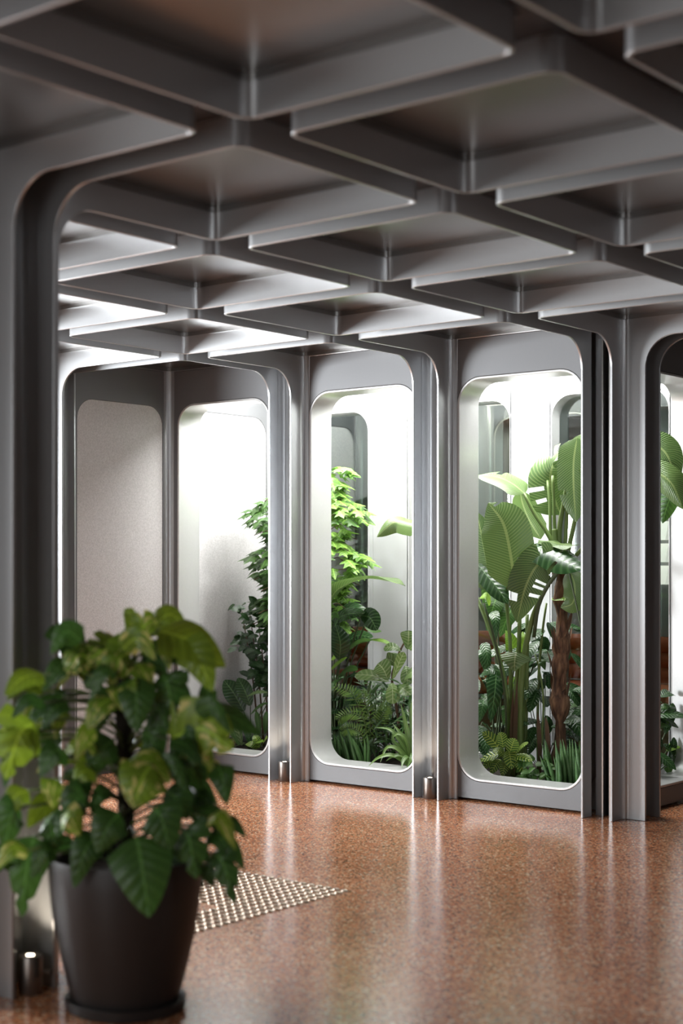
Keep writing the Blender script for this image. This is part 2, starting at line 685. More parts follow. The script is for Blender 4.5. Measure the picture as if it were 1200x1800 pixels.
def window_bay(parent, xf, yc, width, rz=0, off=0.0, glass=False, depth=0.19, w=WW):
    """one wall module; local x goes into the wall, xf is its front"""
    loc = (xf, yc, 0) if rz == 0 or abs(rz) > 3 else (yc, xf, 0)
    hw = width / 2 - G - 0.0555
    holed_obj('wall_panel', w, (-hw, hw, 0.012, LIP + SEAM - 0.002), 0.0, 0.03, 0.0145, ALU_PANEL, parent, loc, rz, off)
    sleeve('window_reveal', w, -0.0015, depth, ALU_REV, parent, loc, rz, off)
    holed_obj('lining_panel', w, (-(width / 2 - 0.134), width / 2 - 0.134, 0.0, 2.62), depth - 0.03, depth, 0.0135, ALU_LIN, parent, loc, rz, off)
    if glass:
        bm = bmesh.new()
        box_bm(bm, depth * 0.5 - 0.004, depth * 0.5 + 0.004, off - w / 2 + 0.001, off + w / 2 - 0.001, WZ0 + 0.001, WZ1 - 0.001)
        # trim the corners to the rounded outline
        bm.free()
        bm = bmesh.new()
        L = hole_loop(w, WR, 0.006, off)
        a = [bm.verts.new((depth * 0.5 - 0.004, *p)) for p in L]
        b = [bm.verts.new((depth * 0.5 + 0.004, *p)) for p in L]
        bm.faces.new(a)
        bm.faces.new(b[::-1])
        for k in range(len(a)):
            bm.faces.new((a[k], a[(k + 1) % len(a)], b[(k + 1) % len(a)], b[k]))
        link('glass_pane', finish('glass_pane', bm), GLASS, parent, loc, (0, 0, rz))


XF = 4 - G - T            # front of the garden wall panels
wf = empty('wall_garden_front', (0, 0, 0))
setp(wf, 'grey aluminium wall with three tall rounded openings onto the planted bay', kind='structure')
for j in (1, 2, 3):
    w = YN[j + 1] - YN[j]
    window_bay(wf, XF, (YN[j] + YN[j + 1]) / 2, w, off=(0.0 if j < 3 else 0.005))
for j in (1, 2, 3, 4):
    y = YN[j]
    a, b = (y - 0.132, y + 0.132)
    if j == 1:
        a = y - 0.04
    if j == 4:
        b = y + 0.03
    box('lining_strip', XF + 0.16, XF + 0.19, a, b, 0, 2.62, ALU_LIN, wf)
    if j in (2, 3):
        channel('joint_channel', (4, y), 0, wf)
# corner by the passage: groove with a dark slot between two polished fins
g = prism('joint_channel', [(3.985, 0.93), (4.06, 0.93), (4.06, 1.07), (3.985, 1.07)], 0, LIP + 0.083, ALU, wf, None)
box('joint_channel', 3.93, 3.984, 1.0242, 1.0722, 0.0, LIP + 0.08, ALU, wf)
box('joint_channel', 3.93, 3.984, 0.928, 0.9758, 0.0, LIP + 0.08, ALU, wf)
box('slot', 3.96, 3.984, 0.984, 1.016, 0.0, LIP + 0.08, BLACK, wf)
box('fin', 3.90, 3.9845, 1.0165, 1.024, 0.0, LIP + 0.08, STEEL, wf)
box('fin', 3.90, 3.9845, 0.976, 0.9835, 0.0, LIP + 0.08, STEEL, wf)
channel('joint_channel', (4, 1), math.pi / 2, wf)

XB = 5 + G + T
wb = empty('wall_garden_back')
setp(wb, 'pale wall with tall glazed openings behind the plants', kind='structure')
for j in (1, 2, 3):
    w = YN[j + 1] - YN[j]
    window_bay(wb, XB, (YN[j] + YN[j + 1]) / 2, w, rz=math.pi, glass=True)
for j in (1, 2, 3, 4):
    y = YN[j]
    a, b = (y - 0.132, y + 0.132)
    if j == 1:
        a = y - 0.04
    if j == 4:
        b = y + 0.03
    box('lining_strip', XB - 0.19, XB - 0.16, a, b, 0, 2.62, ALU_LIN, wb)
    if j in (2, 3):
        channel('joint_channel', (5, y), math.pi, wb)

YS = 1 - G - T
ws = empty('wall_garden_side')
setp(ws, 'grey aluminium side wall with one rounded opening beside the passage', kind='structure')
window_bay(ws, YS, 4.5, 1.0, rz=math.pi / 2, glass=False)

# end wall of the bay and the plastered bay in the corner of the hall
YE = YN[4] - G - T
we = empty('wall_corner')
setp(we, 'corner wall with a rounded grey plaster panel', kind='structure')


def plaster_bay(parent, xc, width, yfront):
    hw = width / 2 - G - 0.0555
    bm = bmesh.new()
    L = hole_loop(WW, WR, 0.0)
    holed(bm, L, L, (-hw, hw, 0.012, LIP + SEAM - 0.002), 0.0, 0.03)
    link('wall_panel', finish('wall_panel', bm, 30), ALU_PANEL, parent, (xc, yfront, 0), (0, 0, math.pi / 2), bev=0.002)
    bm = bmesh.new()
    L = hole_loop(WW, WR, -0.002)
    a = [bm.verts.new((0.003, *p)) for p in L]
    b = [bm.verts.new((0.03, *p)) for p in L]
    bm.faces.new(a)
    bm.faces.new(b[::-1])
    for k in range(len(a)):
        bm.faces.new((a[k], a[(k + 1) % len(a)], b[(k + 1) % len(a)], b[k]))
    link('plaster_panel', finish('plaster_panel', bm, 30), PLAST, parent, (xc, yfront, 0), (0, 0, math.pi / 2))


plaster_bay(we, 3.5, 1.0, YE)
channel('joint_channel', (3, YN[4]), math.pi / 2, we)
box('backing', 2.9, 4.2, YE + 0.031, YE + 0.12, 0, 2.62, ALU, we)
wx = empty('wall_garden_end')
setp(wx, 'plastered end wall inside the planted bay', kind='structure')
plaster_bay(wx, 4.5, 1.0, YE)
box('lining_strip', XF + 0.19, 4.13, YE, YE + 0.03, 0, 2.62, ALU_LIN, wx)
box('lining_strip', 4.87, XB - 0.19, YE, YE + 0.03, 0, 2.62, ALU_LIN, wx)
box('lining_strip', XF + 0.19, XB - 0.19, YE, YE + 0.03, LIP + SEAM, 2.62, ALU_LIN, wx)
box('backing', 4.2, 6.1, YE + 0.031, YE + 0.12, 0, 2.62, ALU, wx)
plaster_bay(wx, 5.5, 1.0, YE)

# corridor beyond the bay
wc = empty('wall_corridor')
setp(wc, 'grey aluminium corridor wall beyond the planted bay', kind='structure')
for j in (1, 3):
    w = YN[j + 1] - YN[j]
    hw = w / 2 - G - 0.0555
    yc = (YN[j] + YN[j + 1]) / 2
    box('wall_panel', 6 - G - T, 6 - G + 0.02, yc - hw, yc + hw, 0.012, LIP + SEAM - 0.002, ALU, wc)
for j in (2,):
    window_bay(wc, 6 - G - T, (YN[j] + YN[j + 1]) / 2, YN[j + 1] - YN[j])
for j in (1, 2, 3):
    channel('joint_channel', (6, YN[j]), 0, wc)

# near column grooves
col = empty('column')
setp(col, 'grey aluminium column of four corner profiles with a deep groove', kind='structure')
for a in (0, math.pi / 2, math.pi, -math.pi / 2):
    channel('joint_channel', (0, 1), a, col)

# soil bed of the bay
soil_m, snt, sb = new_mat('potting_soil')
_tc = N(snt, 'ShaderNodeTexCoord')
_nz = N(snt, 'ShaderNodeTexNoise')
_nz.inputs['Scale'].default_value = 60
_nz.inputs['Detail'].default_value = 6
snt.links.new(_tc.outputs['Object'], _nz.inputs['Vector'])
snt.links.new(ramp(snt, _nz.outputs[0], [(0.3, (0.008, 0.006, 0.004)), (0.7, (0.045, 0.032, 0.022))]), sb.inputs['Base Color'])
sb.inputs['Roughness'].default_value = 0.95
random.seed(3)
bm = bmesh.new()
nx, ny = 18, 60
SX0, SX1, SY0, SY1, SZ = XF + 0.192, XB - 0.192, YS + 0.192, YE - 0.002, 0.085
grid = [[bm.verts.new((SX0 + (SX1 - SX0) * i / nx, SY0 + (SY1 - SY0) * j / ny, SZ + random.uniform(-0.012, 0.014))) for j in range(ny + 1)] for i in range(nx + 1)]
for i in range(nx):
    for j in range(ny):
        bm.faces.new((grid[i][j], grid[i + 1][j], grid[i + 1][j + 1], grid[i][j + 1]))
setp(link('soil_bed', finish('soil_bed', bm, 180), soil_m), 'dark soil filling the planted bay', 'soil', kind='stuff')

# ------------------------------------------------------------------ leaf materials
def leaf_mat(name, base, light, vein=None, veins=0.0, nv=26, rough=0.38, trans=0.3, pattern=None, cream=(0.75, 0.68, 0.35), skew=0.9):
    m, nt, b = new_mat(name)
    out = nt.nodes['Material Output']
    uv = N(nt, 'ShaderNodeUVMap')
    sp = N(nt, 'ShaderNodeSeparateXYZ')
    nt.links.new(uv.outputs[0], sp.inputs[0])
    au = math_n(nt, 'ABSOLUTE', math_n(nt, 'SUBTRACT', sp.outputs[0], 0.5))
    ph = math_n(nt, 'ADD', math_n(nt, 'MULTIPLY', sp.outputs[1], nv), math_n(nt, 'MULTIPLY', au, -skew * nv * 0.3))
    line = math_n(nt, 'POWER', math_n(nt, 'ABSOLUTE', math_n(nt, 'SINE', math_n(nt, 'MULTIPLY', ph, math.pi))), 5.0)
    oi = N(nt, 'ShaderNodeObjectInfo')
    tc = N(nt, 'ShaderNodeTexCoord')
    nz = N(nt, 'ShaderNodeTexNoise')
    nz.inputs['Scale'].default_value = 14
    nt.links.new(tc.outputs['Object'], nz.inputs['Vector'])
    f = math_n(nt, 'ADD', math_n(nt, 'MULTIPLY', oi.outputs['Random'], 0.7), math_n(nt, 'MULTIPLY', nz.outputs[0], 0.3))
    col = mixc(nt, f, base, light)
    vc = vein or tuple(min(1, c * 2.0 + 0.02) for c in light)
    col = mixc(nt, math_n(nt, 'MULTIPLY', line, veins), col, vc)
    mid = math_n(nt, 'LESS_THAN', au, 0.028)
    col = mixc(nt, math_n(nt, 'MULTIPLY', mid, 0.8), col, vc)
    if pattern == 'marble':
        n2 = N(nt, 'ShaderNodeTexNoise')
        n2.inputs['Scale'].default_value = 1.7
        n2.inputs['Detail'].default_value = 2
        mp = N(nt, 'ShaderNodeMapping')
        mp.inputs['Scale'].default_value = (3.0, 1.6, 1)
        nt.links.new(uv.outputs[0], mp.inputs[0])
        ad = N(nt, 'ShaderNodeVectorMath', operation='ADD')
        nt.links.new(mp.outputs[0], ad.inputs[0])
        nt.links.new(oi.outputs['Location'], ad.inputs[1])
        nt.links.new(ad.outputs[0], n2.inputs['Vector'])
        k = ramp(nt, n2.outputs[0], [(0.55, (0, 0, 0)), (0.60, (1, 1, 1))])
        col = mixc(nt, k, col, cream)
    if pattern == 'band':
        w = N(nt, 'ShaderNodeTexNoise')
        w.inputs['Scale'].default_value = 1.0
        mp = N(nt, 'ShaderNodeMapping')
        mp.inputs['Scale'].default_value = (2, 60, 1)
        nt.links.new(uv.outputs[0], mp.inputs[0])
        nt.links.new(mp.outputs[0], w.inputs['Vector'])
        col = mixc(nt, ramp(nt, w.outputs[0], [(0.45, (0, 0, 0)), (0.6, (0.55, 0.55, 0.55))]), col, light)
    nt.links.new(col, b.inputs['Base Color'])
    b.inputs['Roughness'].default_value = rough
    tr = N(nt, 'ShaderNodeBsdfTranslucent')
    nt.links.new(mixc(nt, 0.5, col, light), tr.inputs[0])
    mx = N(nt, 'ShaderNodeMixShader')
    mx.inputs[0].default_value = trans
    nt.links.new(b.outputs[0], mx.inputs[1])
    nt.links.new(tr.outputs[0], mx.inputs[2])
    nt.links.new(mx.outputs[0], out.inputs[0])
    bp = N(nt, 'ShaderNodeBump')
    bp.inputs['Strength'].default_value = 0.3
    bp.inputs['Distance'].default_value = 0.004
    nt.links.new(line, bp.inputs['Height'])
    nt.links.new(bp.outputs[0], b.inputs['Normal'])
    return m


L_STREL = leaf_mat('paradise_leaf', (0.0413, 0.0975, 0.0263), (0.0975, 0.18, 0.0413), (0.30, 0.38, 0.14), 0.45, 34, 0.32, 0.25)
L_LIME = leaf_mat('lime_leaf', (0.128, 0.264, 0.028), (0.224, 0.384, 0.04), None, 0.3, 12, 0.4, 0.4)
L_DARK = leaf_mat('dark_glossy_leaf', (0.0108, 0.036, 0.0108), (0.024, 0.072, 0.018), (0.10, 0.2, 0.07), 0.3, 10, 0.25, 0.12)
L_MID = leaf_mat('mid_green_leaf', (0.0325, 0.091, 0.0195), (0.0715, 0.1625, 0.0292), None, 0.25, 12, 0.35, 0.3)
L_IVY = leaf_mat('vine_leaf', (0.063, 0.171, 0.0315), (0.198, 0.36, 0.054), None, 0.3, 5, 0.4, 0.3)
L_ZEBRA = leaf_mat('zebra_leaf', (0.016, 0.068, 0.0096), (0.036, 0.12, 0.016), (0.42, 0.52, 0.10), 0.95, 8, 0.35, 0.25)
L_SNAKE = leaf_mat('snake_plant_leaf', (0.022, 0.075, 0.02), (0.085, 0.18, 0.05), None, 0.0, 1, 0.4, 0.05, 'band')
L_FERN = leaf_mat('fern_leaf', (0.0935, 0.204, 0.0298), (0.204, 0.34, 0.0595), None, 0.0, 1, 0.45, 0.3)
L_NEEDLE = leaf_mat('narrow_leaf', (0.021, 0.07, 0.0175), (0.07, 0.154, 0.035), None, 0.0, 1, 0.35, 0.2)
L_STRAP = leaf_mat('strap_leaf', (0.056, 0.128, 0.028), (0.136, 0.224, 0.056), (0.3, 0.36, 0.14), 0.0, 1, 0.35, 0.3)
L_FIDDLE = leaf_mat('fiddle_leaf', (0.045, 0.105, 0.025), (0.12, 0.20, 0.045), (0.36, 0.42, 0.22), 0.4, 7, 0.35, 0.3)
L_MONST = leaf_mat('marbled_leaf', (0.085, 0.18, 0.016), (0.22, 0.34, 0.025), None, 0.2, 7, 0.4, 0.3, 'marble', (0.72, 0.66, 0.22))
L_MONST_L = leaf_mat('yellow_green_leaf', (0.10, 0.20, 0.016), (0.24, 0.34, 0.022), None, 0.2, 7, 0.4, 0.3)
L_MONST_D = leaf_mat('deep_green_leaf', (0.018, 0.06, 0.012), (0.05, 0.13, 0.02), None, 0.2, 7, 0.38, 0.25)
M_STEM = plain('green_stem', (0.13, 0.20, 0.05), 0.45)
M_STEM_D = plain('dark_stem', (0.05, 0.075, 0.025), 0.5)
M_TWIG = plain('brown_twig', (0.09, 0.05, 0.025), 0.8)


def bark_mat():
    m, nt, b = new_mat('rough_bark')
    tc = N(nt, 'ShaderNodeTexCoord')
    mp = N(nt, 'ShaderNodeMapping')
    mp.inputs['Scale'].default_value = (40, 40, 7)
    nt.links.new(tc.outputs['Object'], mp.inputs[0])
    nz = N(nt, 'ShaderNodeTexNoise')
    nz.inputs['Detail'].default_value = 6
    nz.inputs['Scale'].default_value = 1.3
    nt.links.new(mp.outputs[0], nz.inputs['Vector'])
    nt.links.new(ramp(nt, nz.outputs[0], [(0.3, (0.02, 0.011, 0.007)), (0.5, (0.12, 0.06, 0.032)), (0.72, (0.26, 0.15, 0.08))]), b.inputs['Base Color'])
    b.inputs['Roughness'].default_value = 0.85
    bp = N(nt, 'ShaderNodeBump')
    bp.inputs['Strength'].default_value = 0.9
    bp.inputs['Distance'].default_value = 0.01
    nt.links.new(nz.outputs[0], bp.inputs['Height'])
    nt.links.new(bp.outputs[0], b.inputs['Normal'])
    return m


M_BARK = bark_mat()

# ------------------------------------------------------------------ leaf shapes
def prof(kind):
    def banana(t):
        return max(0.02, min(1, (t / 0.16)) ** 0.6 * (1 - max(0, (t - 0.55) / 0.45) ** 2.2) ** 0.9)

    def lance(t):
        return max(0.015, math.sin(math.pi * t ** 0.75))

    def oval(t):
        return max(0.02, math.sin(math.pi * min(1, t * 0.97 + 0.02)) ** 0.62)

    def heart(t):
        return max(0.03, (min(1, t / 0.1 + 0.35)) ** 0.7 * (1 - t ** 2.1) ** 0.85)

    def strap(t):
        return max(0.03, min(1, 0.6 + t * 2) * (1 - t ** 3))

    def fiddle(t):
        return max(0.02, (0.45 + 0.55 * math.sin(math.pi * (t - 0.18) / 1.1)) * min(1, t / 0.06) ** 0.5 * (1 - max(0, (t - 0.75) / 0.25) ** 2.3) ** 0.6)

    return dict(banana=banana, lance=lance, oval=oval, heart=heart, strap=strap, fiddle=fiddle)[kind]


def ribbon_bm(mid, w, kind, up, fold=0.15, droop=0.1, nc=3, ripple=0.0, slant=0.0, notch=0, torn=0, seed=1, ndepth=0.6):
    """a leaf blade along the midrib points; w is half its width"""
    rnd = random.Random(seed)
    pf = prof(kind)
    n = len(mid)
    bm = bmesh.new()
    uvl = bm.loops.layers.uv.new('UVMap')
    rows, uvs = [], []
    ph = rnd.uniform(0, 6)
    prev_s = None
    for i in range(n):
        t = i / (n - 1)
        tan = (mid[min(i + 1, n - 1)] - mid[max(i - 1, 0)]).normalized()
        u_ = up[i] if isinstance(up, list) else up
        s = tan.cross(u_)
        if s.length < 1e-3:
            s = prev_s or Vector((1, 0, 0))
        s.normalize()
        if prev_s is not None and s.dot(prev_s) < 0:
            s = -s
        prev_s = s
        nr = s.cross(tan).normalized()
        row, ruv = [], []
        for c in range(-nc, nc + 1):
            u = c / nc
            ww = pf(t) * w
            if notch and abs(u) > 0.34 and 0.1 < t < 0.93:
                a = abs(math.sin(math.pi * notch * (t - 0.1 - 0.12 * (abs(u) - 0.34)) + (0.5 if u > 0 else 0)))
                cut = max(0.0, 1 - a / 0.42)
                ww *= 1 - ndepth * cut
            rip = ripple * w * math.sin(t * 17 + ph + (2 if u > 0 else 0)) * abs(u)
            row.append(bm.verts.new(mid[i] + s * (u * ww) + nr * (fold * abs(u) * ww - droop * u * u * ww + rip) + tan * (slant * abs(u) * ww)))
            ruv.append((u * 0.5 + 0.5, t))
        rows.append(row)
        uvs.append(ruv)
    gaps = set()
    for _ in range(torn):
        r = rnd.randrange(int(n * 0.2), n - 2)
        gaps.add((r, rnd.choice((-1, 1))))
    for i in range(n - 1):
        for c in range(2 * nc):
            side = -1 if c < nc else 1
            k = nc - 1 - c if c < nc else c - nc
            if (i, side) in gaps and k >= 1:
                continue
            f = bm.faces.new((rows[i][c], rows[i][c + 1], rows[i + 1][c + 1], rows[i + 1][c]))
            for lp, q in zip(f.loops, (uvs[i][c], uvs[i][c + 1], uvs[i + 1][c + 1], uvs[i + 1][c])):
                lp[uvl].uv = q
            f.smooth = True
    return bm


def to_mesh(bm, name):
    me = bpy.data.meshes.new(name)
    bm.to_mesh(me)
    bm.free()
    return me


def blade(parent, pts, w, kind='banana', mat=None, up='cam', n=18, name='leaf', **kw):
    """one individual leaf through world points"""
    mid = spline(pts, n)
    c = mid[len(mid) // 2]
    if up == 'cam':
        upv = (CAM_POS - c).normalized()
    elif up == 'up':
        upv = Vector((0, 0, 1))
    elif up == 'mix':
        upv = ((CAM_POS - c).normalized() + Vector((0, 0, 1))).normalized()
    else:
        upv = Vector(up).normalized()
    org = mid[0].copy()
    mid = [p - org for p in mid]
    me = to_mesh(ribbon_bm(mid, w, kind, upv, seed=kw.pop('seed', len(bpy.data.objects)), **kw), name)
    return link(name, me, mat, parent, org - world_of(parent))


def world_of(o):
    v = Vector((0, 0, 0))
    while o is not None:
        v = v + Vector(o.location)
        o = o.parent
    return v


def stem(parent, pts, r, mat=M_STEM, n=10, name='stem', sides=7):
    mid = spline(pts, n) if len(pts) > 2 else [Vector(pts[0]).lerp(Vector(pts[1]), i / (n - 1)) for i in range(n)]
    org = mid[0].copy()
    if isinstance(r, (tuple, list)):
        rr = [r[0] + (r[1] - r[0]) * i / (n - 1) for i in range(n)]
    else:
        rr = [r] * n
    bm = bmesh.new()
    tube_bm(bm, [p - org for p in mid], rr, sides)
    return link(name, finish(name, bm, 180), mat, parent, org - world_of(parent))


def unit_leaf(name, kind, w, bend=0.2, n=8, nc=2, mat=None, **kw):
    """leaf of length 1 along +y, facing +z, shared by many"""
    mid = [Vector((0, t, -bend * t * t)) for t in [i / (n - 1) for i in range(n)]]
    me = to_mesh(ribbon_bm(mid, w, kind, Vector((0, 0, 1)), nc=nc, seed=5, **kw), name)
    if mat:
        me.materials.append(mat)
    return me


def star_leaf(name, mat, tips=5):
    """flat lobed leaf with pointed tips, length 1 along +y"""
    bm = bmesh.new()
    uvl = bm.loops.layers.uv.new('UVMap')
    c = bm.verts.new((0, 0.25, 0.03))
    out = [(0, 0.0), (-0.24, -0.02), (-0.46, 0.08), (-0.24, 0.26), (-0.50, 0.55), (-0.20, 0.58), (0, 1.0), (0.20, 0.58), (0.50, 0.55), (0.24, 0.26), (0.46, 0.08), (0.24, -0.02)]
    vs = [bm.verts.new((x, y, -0.30 * abs(x) - 0.18 * y * y)) for x, y in out]
    for i in range(len(vs)):
        f = bm.faces.new((c, vs[i], vs[(i + 1) % len(vs)]))
        for lp in f.loops:
            lp[uvl].uv = (lp.vert.co.x * 0.9 + 0.5, max(0, min(1, lp.vert.co.y)))
        f.smooth = True
    bmesh.ops.recalc_face_normals(bm, faces=bm.faces)
    me = to_mesh(bm, name)
    me.materials.append(mat)
    return me


def place(parent, me, name, pos, direction, up, size, wscale=1.0):
    d = Vector(direction).normalized()
    u = Vector(up)
    s = d.cross(u)
    if s.length < 1e-3:
        s = d.cross(Vector((1, 0, 0)))
    s.normalize()
    nrm = s.cross(d)
    R = Matrix((s, d, nrm)).transposed()
    o = bpy.data.objects.new(name, me)
    COL.objects.link(o)
    o.parent = parent
    o.location = Vector(pos) - world_of(parent)
    o.rotation_euler = R.to_euler()
    o.scale = (size * wscale, size, size * wscale)
    return o


def P(u, v, x):
    return pt(u, v, x=x)


def plant(name, base, label, cat='plant', group=None):
    e = empty(name, base)
    setp(e, label, cat, group)
    return e


def soil_at(u, x):
    """point on the soil below the pixel column u at depth x"""
    p = pt(u, 1300, x=x)
    p.z = SZ
    return p


# ------------------------------------------------------------------ bird of paradise with the bark trunk
bp_ = plant('bird_of_paradise', soil_at(985, 4.46), 'tall bird of paradise with shaggy brown trunk and big torn leaves', 'plant')
rnd = random.Random(11)
tr = [P(984, 1350, 4.46), P(985, 1270, 4.46), P(982, 1200, 4.46), P(988, 1120, 4.47), P(986, 1040, 4.47), P(988, 985, 4.47)]
tr[0].z = SZ - 0.01
mid = spline(tr, 30)
org = mid[0].copy()
bm = bmesh.new()
rad = [0.036 + 0.009 * math.sin(i * 0.9) + 0.006 * rnd.uniform(-1, 1) + (0.008 if 6 < i < 15 else 0) for i in range(30)]
tube_bm(bm, [p - org for p in mid], rad, 14)
for v in bm.verts:
    v.co += Vector((rnd.uniform(-1, 1), rnd.uniform(-1, 1), 0)) * 0.005
link('trunk', finish('trunk', bm, 180), M_BARK, bp_, org - world_of(bp_))
for i in range(16):          # peeling sheaths
    k = rnd.randrange(3, 27)
    a = rnd.uniform(0, 6.28)
    d = Vector((math.cos(a), math.sin(a), 0))
    p0 = mid[k] + d * 0.035
    q = [p0, p0 + d * 0.02 + Vector((0, 0, 0.06)), p0 + d * 0.035 + Vector((0, 0, 0.11 + rnd.uniform(0, 0.06)))]
    blade(bp_, q, 0.02, 'lance', M_BARK, up=d, n=7, name='bark_sheath', nc=1, fold=-0.3)
S = M_STEM
stem(bp_, [P(985, 1000, 4.47), P(966, 945, 4.46), P(940, 905, 4.44), P(920, 867, 4.42)], (0.015, 0.009))
stem(bp_, [P(978, 1000, 4.48), P(968, 950, 4.5), P(966, 890, 4.52), P(962, 845, 4.55)], (0.011, 0.008))
stem(bp_, [P(982, 1000, 4.48), P(975, 940, 4.5), P(973, 880, 4.5), P(971, 836, 4.5)], (0.011, 0.008))
stem(bp_, [P(985, 1000, 4.47), P(982, 940, 4.46), P(989, 890, 4.45), P(996, 850, 4.45)], (0.018, 0.010))
stem(bp_, [P(990, 1000, 4.47), P(994, 940, 4.47), P(997, 870, 4.46), P(999, 820, 4.45)], (0.012, 0.008))
stem(bp_, [P(992, 1000, 4.47), P(1002, 950, 4.5), P(1012, 905, 4.5), P(1022, 860, 4.5)], (0.014, 0.010))
stem(bp_, [P(976, 962, 4.44), P(975, 945, 4.44), P(974, 930, 4.44)], (0.016, 0.014), name='cut_stump')
# pale leaf reaching left, lit from above
blade(bp_, [P(922, 868, 4.42), P(900, 850, 4.40), P(872, 838, 4.38), P(838, 836, 4.36)], 0.105, 'banana', L_STREL, up=(-0.35, -0.25, 1), fold=0.2, droop=0.25, torn=2, n=22)
# folded leaf behind it
blade(bp_, [P(950, 948, 4.62), P(930, 915, 4.62), P(918, 885, 4.62), P(914, 862, 4.62)], 0.075, 'banana', L_STREL, up=(-0.6, -0.6, 0.9), fold=0.4, droop=0.1, n=18)
# upright leaf catching the light
blade(bp_, [P(985, 905, 4.6), P(972, 870, 4.58), P(968, 830, 4.55), P(985, 796, 4.5), P(1005, 800, 4.45)], 0.125, 'banana', L_STREL, up=(-0.75, -0.35, 0.75), fold=0.1, droop=0.3, torn=4, n=26)
# green leaf hanging on the right of the stems
blade(bp_, [P(1014, 770, 4.40), P(1008, 810, 4.38), P(1008, 860, 4.36), P(1012, 918, 4.36)], 0.085, 'banana', L_STREL, fold=-0.15, droop=0.2, torn=2, n=22)
blade(bp_, [P(1040, 760, 4.46), P(1028, 800, 4.44), P(1020, 850, 4.42), P(1016, 905, 4.42)], 0.09, 'banana', L_STREL, fold=-0.15, droop=0.2, n=18)
# broad dark leaf in front of the crown with pale torn hem
blade(bp_, [P(930, 958, 4.34), P(960, 968, 4.31), P(990, 985, 4.30), P(1022, 1002, 4.30)], 0.095, 'banana', L_DARK, up='mix', fold=0.1, droop=0.35, torn=2, n=20)
blade(bp_, [P(946, 950, 4.40), P(968, 952, 4.38), P(990, 957, 4.37), P(1018, 958, 4.37)], 0.05, 'banana', L_STREL, up=(-0.3, -0.3, 1), fold=0.05, droop=0.3, ripple=0.12, n=22)
# hanging olive leaf
blade(bp_, [P(976, 990, 4.32), P(948, 990, 4.27), P(924, 1030, 4.24), P(908, 1094, 4.24)], 0.105, 'banana', L_STREL, fold=-0.12, droop=0.15, torn=6, n=30)
stem(bp_, [P(938, 1120, 4.34), P(946, 1065, 4.32), P(965, 1025, 4.32), P(992, 992, 4.34)], (0.010, 0.013), M_STEM_D)
# leaf hanging far right
blade(bp_, [P(1000, 1000, 4.4), P(1010, 1030, 4.38), P(1006, 1060, 4.37), P(985, 1068, 4.36)], 0.06, 'banana', L_STREL, fold=-0.1, droop=0.2, n=16)
stem(bp_, [P(996, 990, 4.36), P(1004, 1025, 4.35), P(1014, 1070, 4.35), P(1022, 1110, 4.35)], 0.005, M_STEM_D)
blade(bp_, [P(968, 1053, 4.45), P(985, 1050, 4.44), P(1005, 1052, 4.43), P(1020, 1060, 4.43)], 0.03, 'lance', L_LIME, up='mix', n=12)
# leaves that lean out to the passage side
blade(bp_, [P(1120, 800, 4.62), P(1150, 785, 4.64), P(1172, 800, 4.65), P(1190, 850, 4.66)], 0.085, 'banana', L_STREL, fold=-0.1, droop=0.2, n=18)
blade(bp_, [P(1118, 850, 4.56), P(1150, 832, 4.58), P(1180, 850, 4.58), P(1200, 895, 4.6)], 0.075, 'banana', L_STREL, fold=-0.2, droop=0.3, n=18)
blade(bp_, [P(1198, 830, 4.7), P(1185, 860, 4.7), P(1172, 890, 4.7), P(1164, 920, 4.7)], 0.05, 'banana', L_MID, fold=-0.2, droop=0.3, n=14)
stem(bp_, [P(1000, 990, 4.5), P(1060, 920, 4.56), P(1100, 860, 4.6), P(1122, 800, 4.62)], (0.012, 0.008))

# ------------------------------------------------------------------ second clump: thick green stalks with the big ribbed leaf
b2 = plant('bird_of_paradise', soil_at(912, 4.36), 'young bird of paradise with thick green stalks and one broad ribbed leaf', 'plant')
g0 = soil_at(915, 4.36)
stem(b2, [g0, P(914, 1240, 4.36), P(921, 1150, 4.35), P(936, 1085, 4.34), P(950, 1050, 4.33)], (0.021, 0.013))
stem(b2, [g0 + Vector((0, 0.04, 0)), P(906, 1240, 4.37), P(911, 1150, 4.37), P(913, 1080, 4.38)], (0.016, 0.011))
stem(b2, [g0 + Vector((0.03, 0.0, 0)), P(924, 1240, 4.42), P(926, 1150, 4.42), P(926, 1080, 4.42)], (0.014, 0.010))
stem(b2, [g0 + Vector((0.0, 0.09, 0)), P(893, 1250, 4.35), P(878, 1160, 4.34), P(856, 1095, 4.33), P(838, 1050, 4.32)], (0.014, 0.011))
stem(b2, [g0 + Vector((0.02, 0.07, 0)), P(897, 1240, 4.38), P(897, 1140, 4.38), P(890, 1060, 4.37), P(892, 1030, 4.3)], (0.013, 0.009))
stem(b2, [g0 + Vector((0, 0.10, 0)), P(888, 1230, 4.3), P(870, 1130, 4.29), P(850, 1060, 4.28)], 0.0065, M_STEM_D)
stem(b2, [g0 + Vector((0.05, -0.08, 0)), P(945, 1220, 4.5), P(952, 1120, 4.5), P(960, 1060, 4.5)], (0.009, 0.006))
stem(b2, [g0 + Vector((0.04, -0.09, 0)), P(955, 1240, 4.45), P(948, 1180, 4.45), P(940, 1150, 4.45)], (0.007, 0.004))
for k, (u, v, u2, v2) in enumerate(((903, 1330, 909, 1190), (898, 1330, 902, 1210), (950, 1320, 944, 1250), (965, 1310, 958, 1260))):
    blade(b2, [soil_at(u, 4.33), P((u + u2) / 2, (v + v2) / 2, 4.32), P(u2, v2, 4.33)], 0.012, 'lance', M_TWIG, n=8, name='dry_sheath', nc=1)
blade(b2, [P(905, 1035, 4.26), P(897, 975, 4.22), P(884, 920, 4.20), P(858, 884, 4.20)], 0.135, 'banana', L_STREL, fold=-0.10, droop=0.08, torn=2, n=32, nc=4)
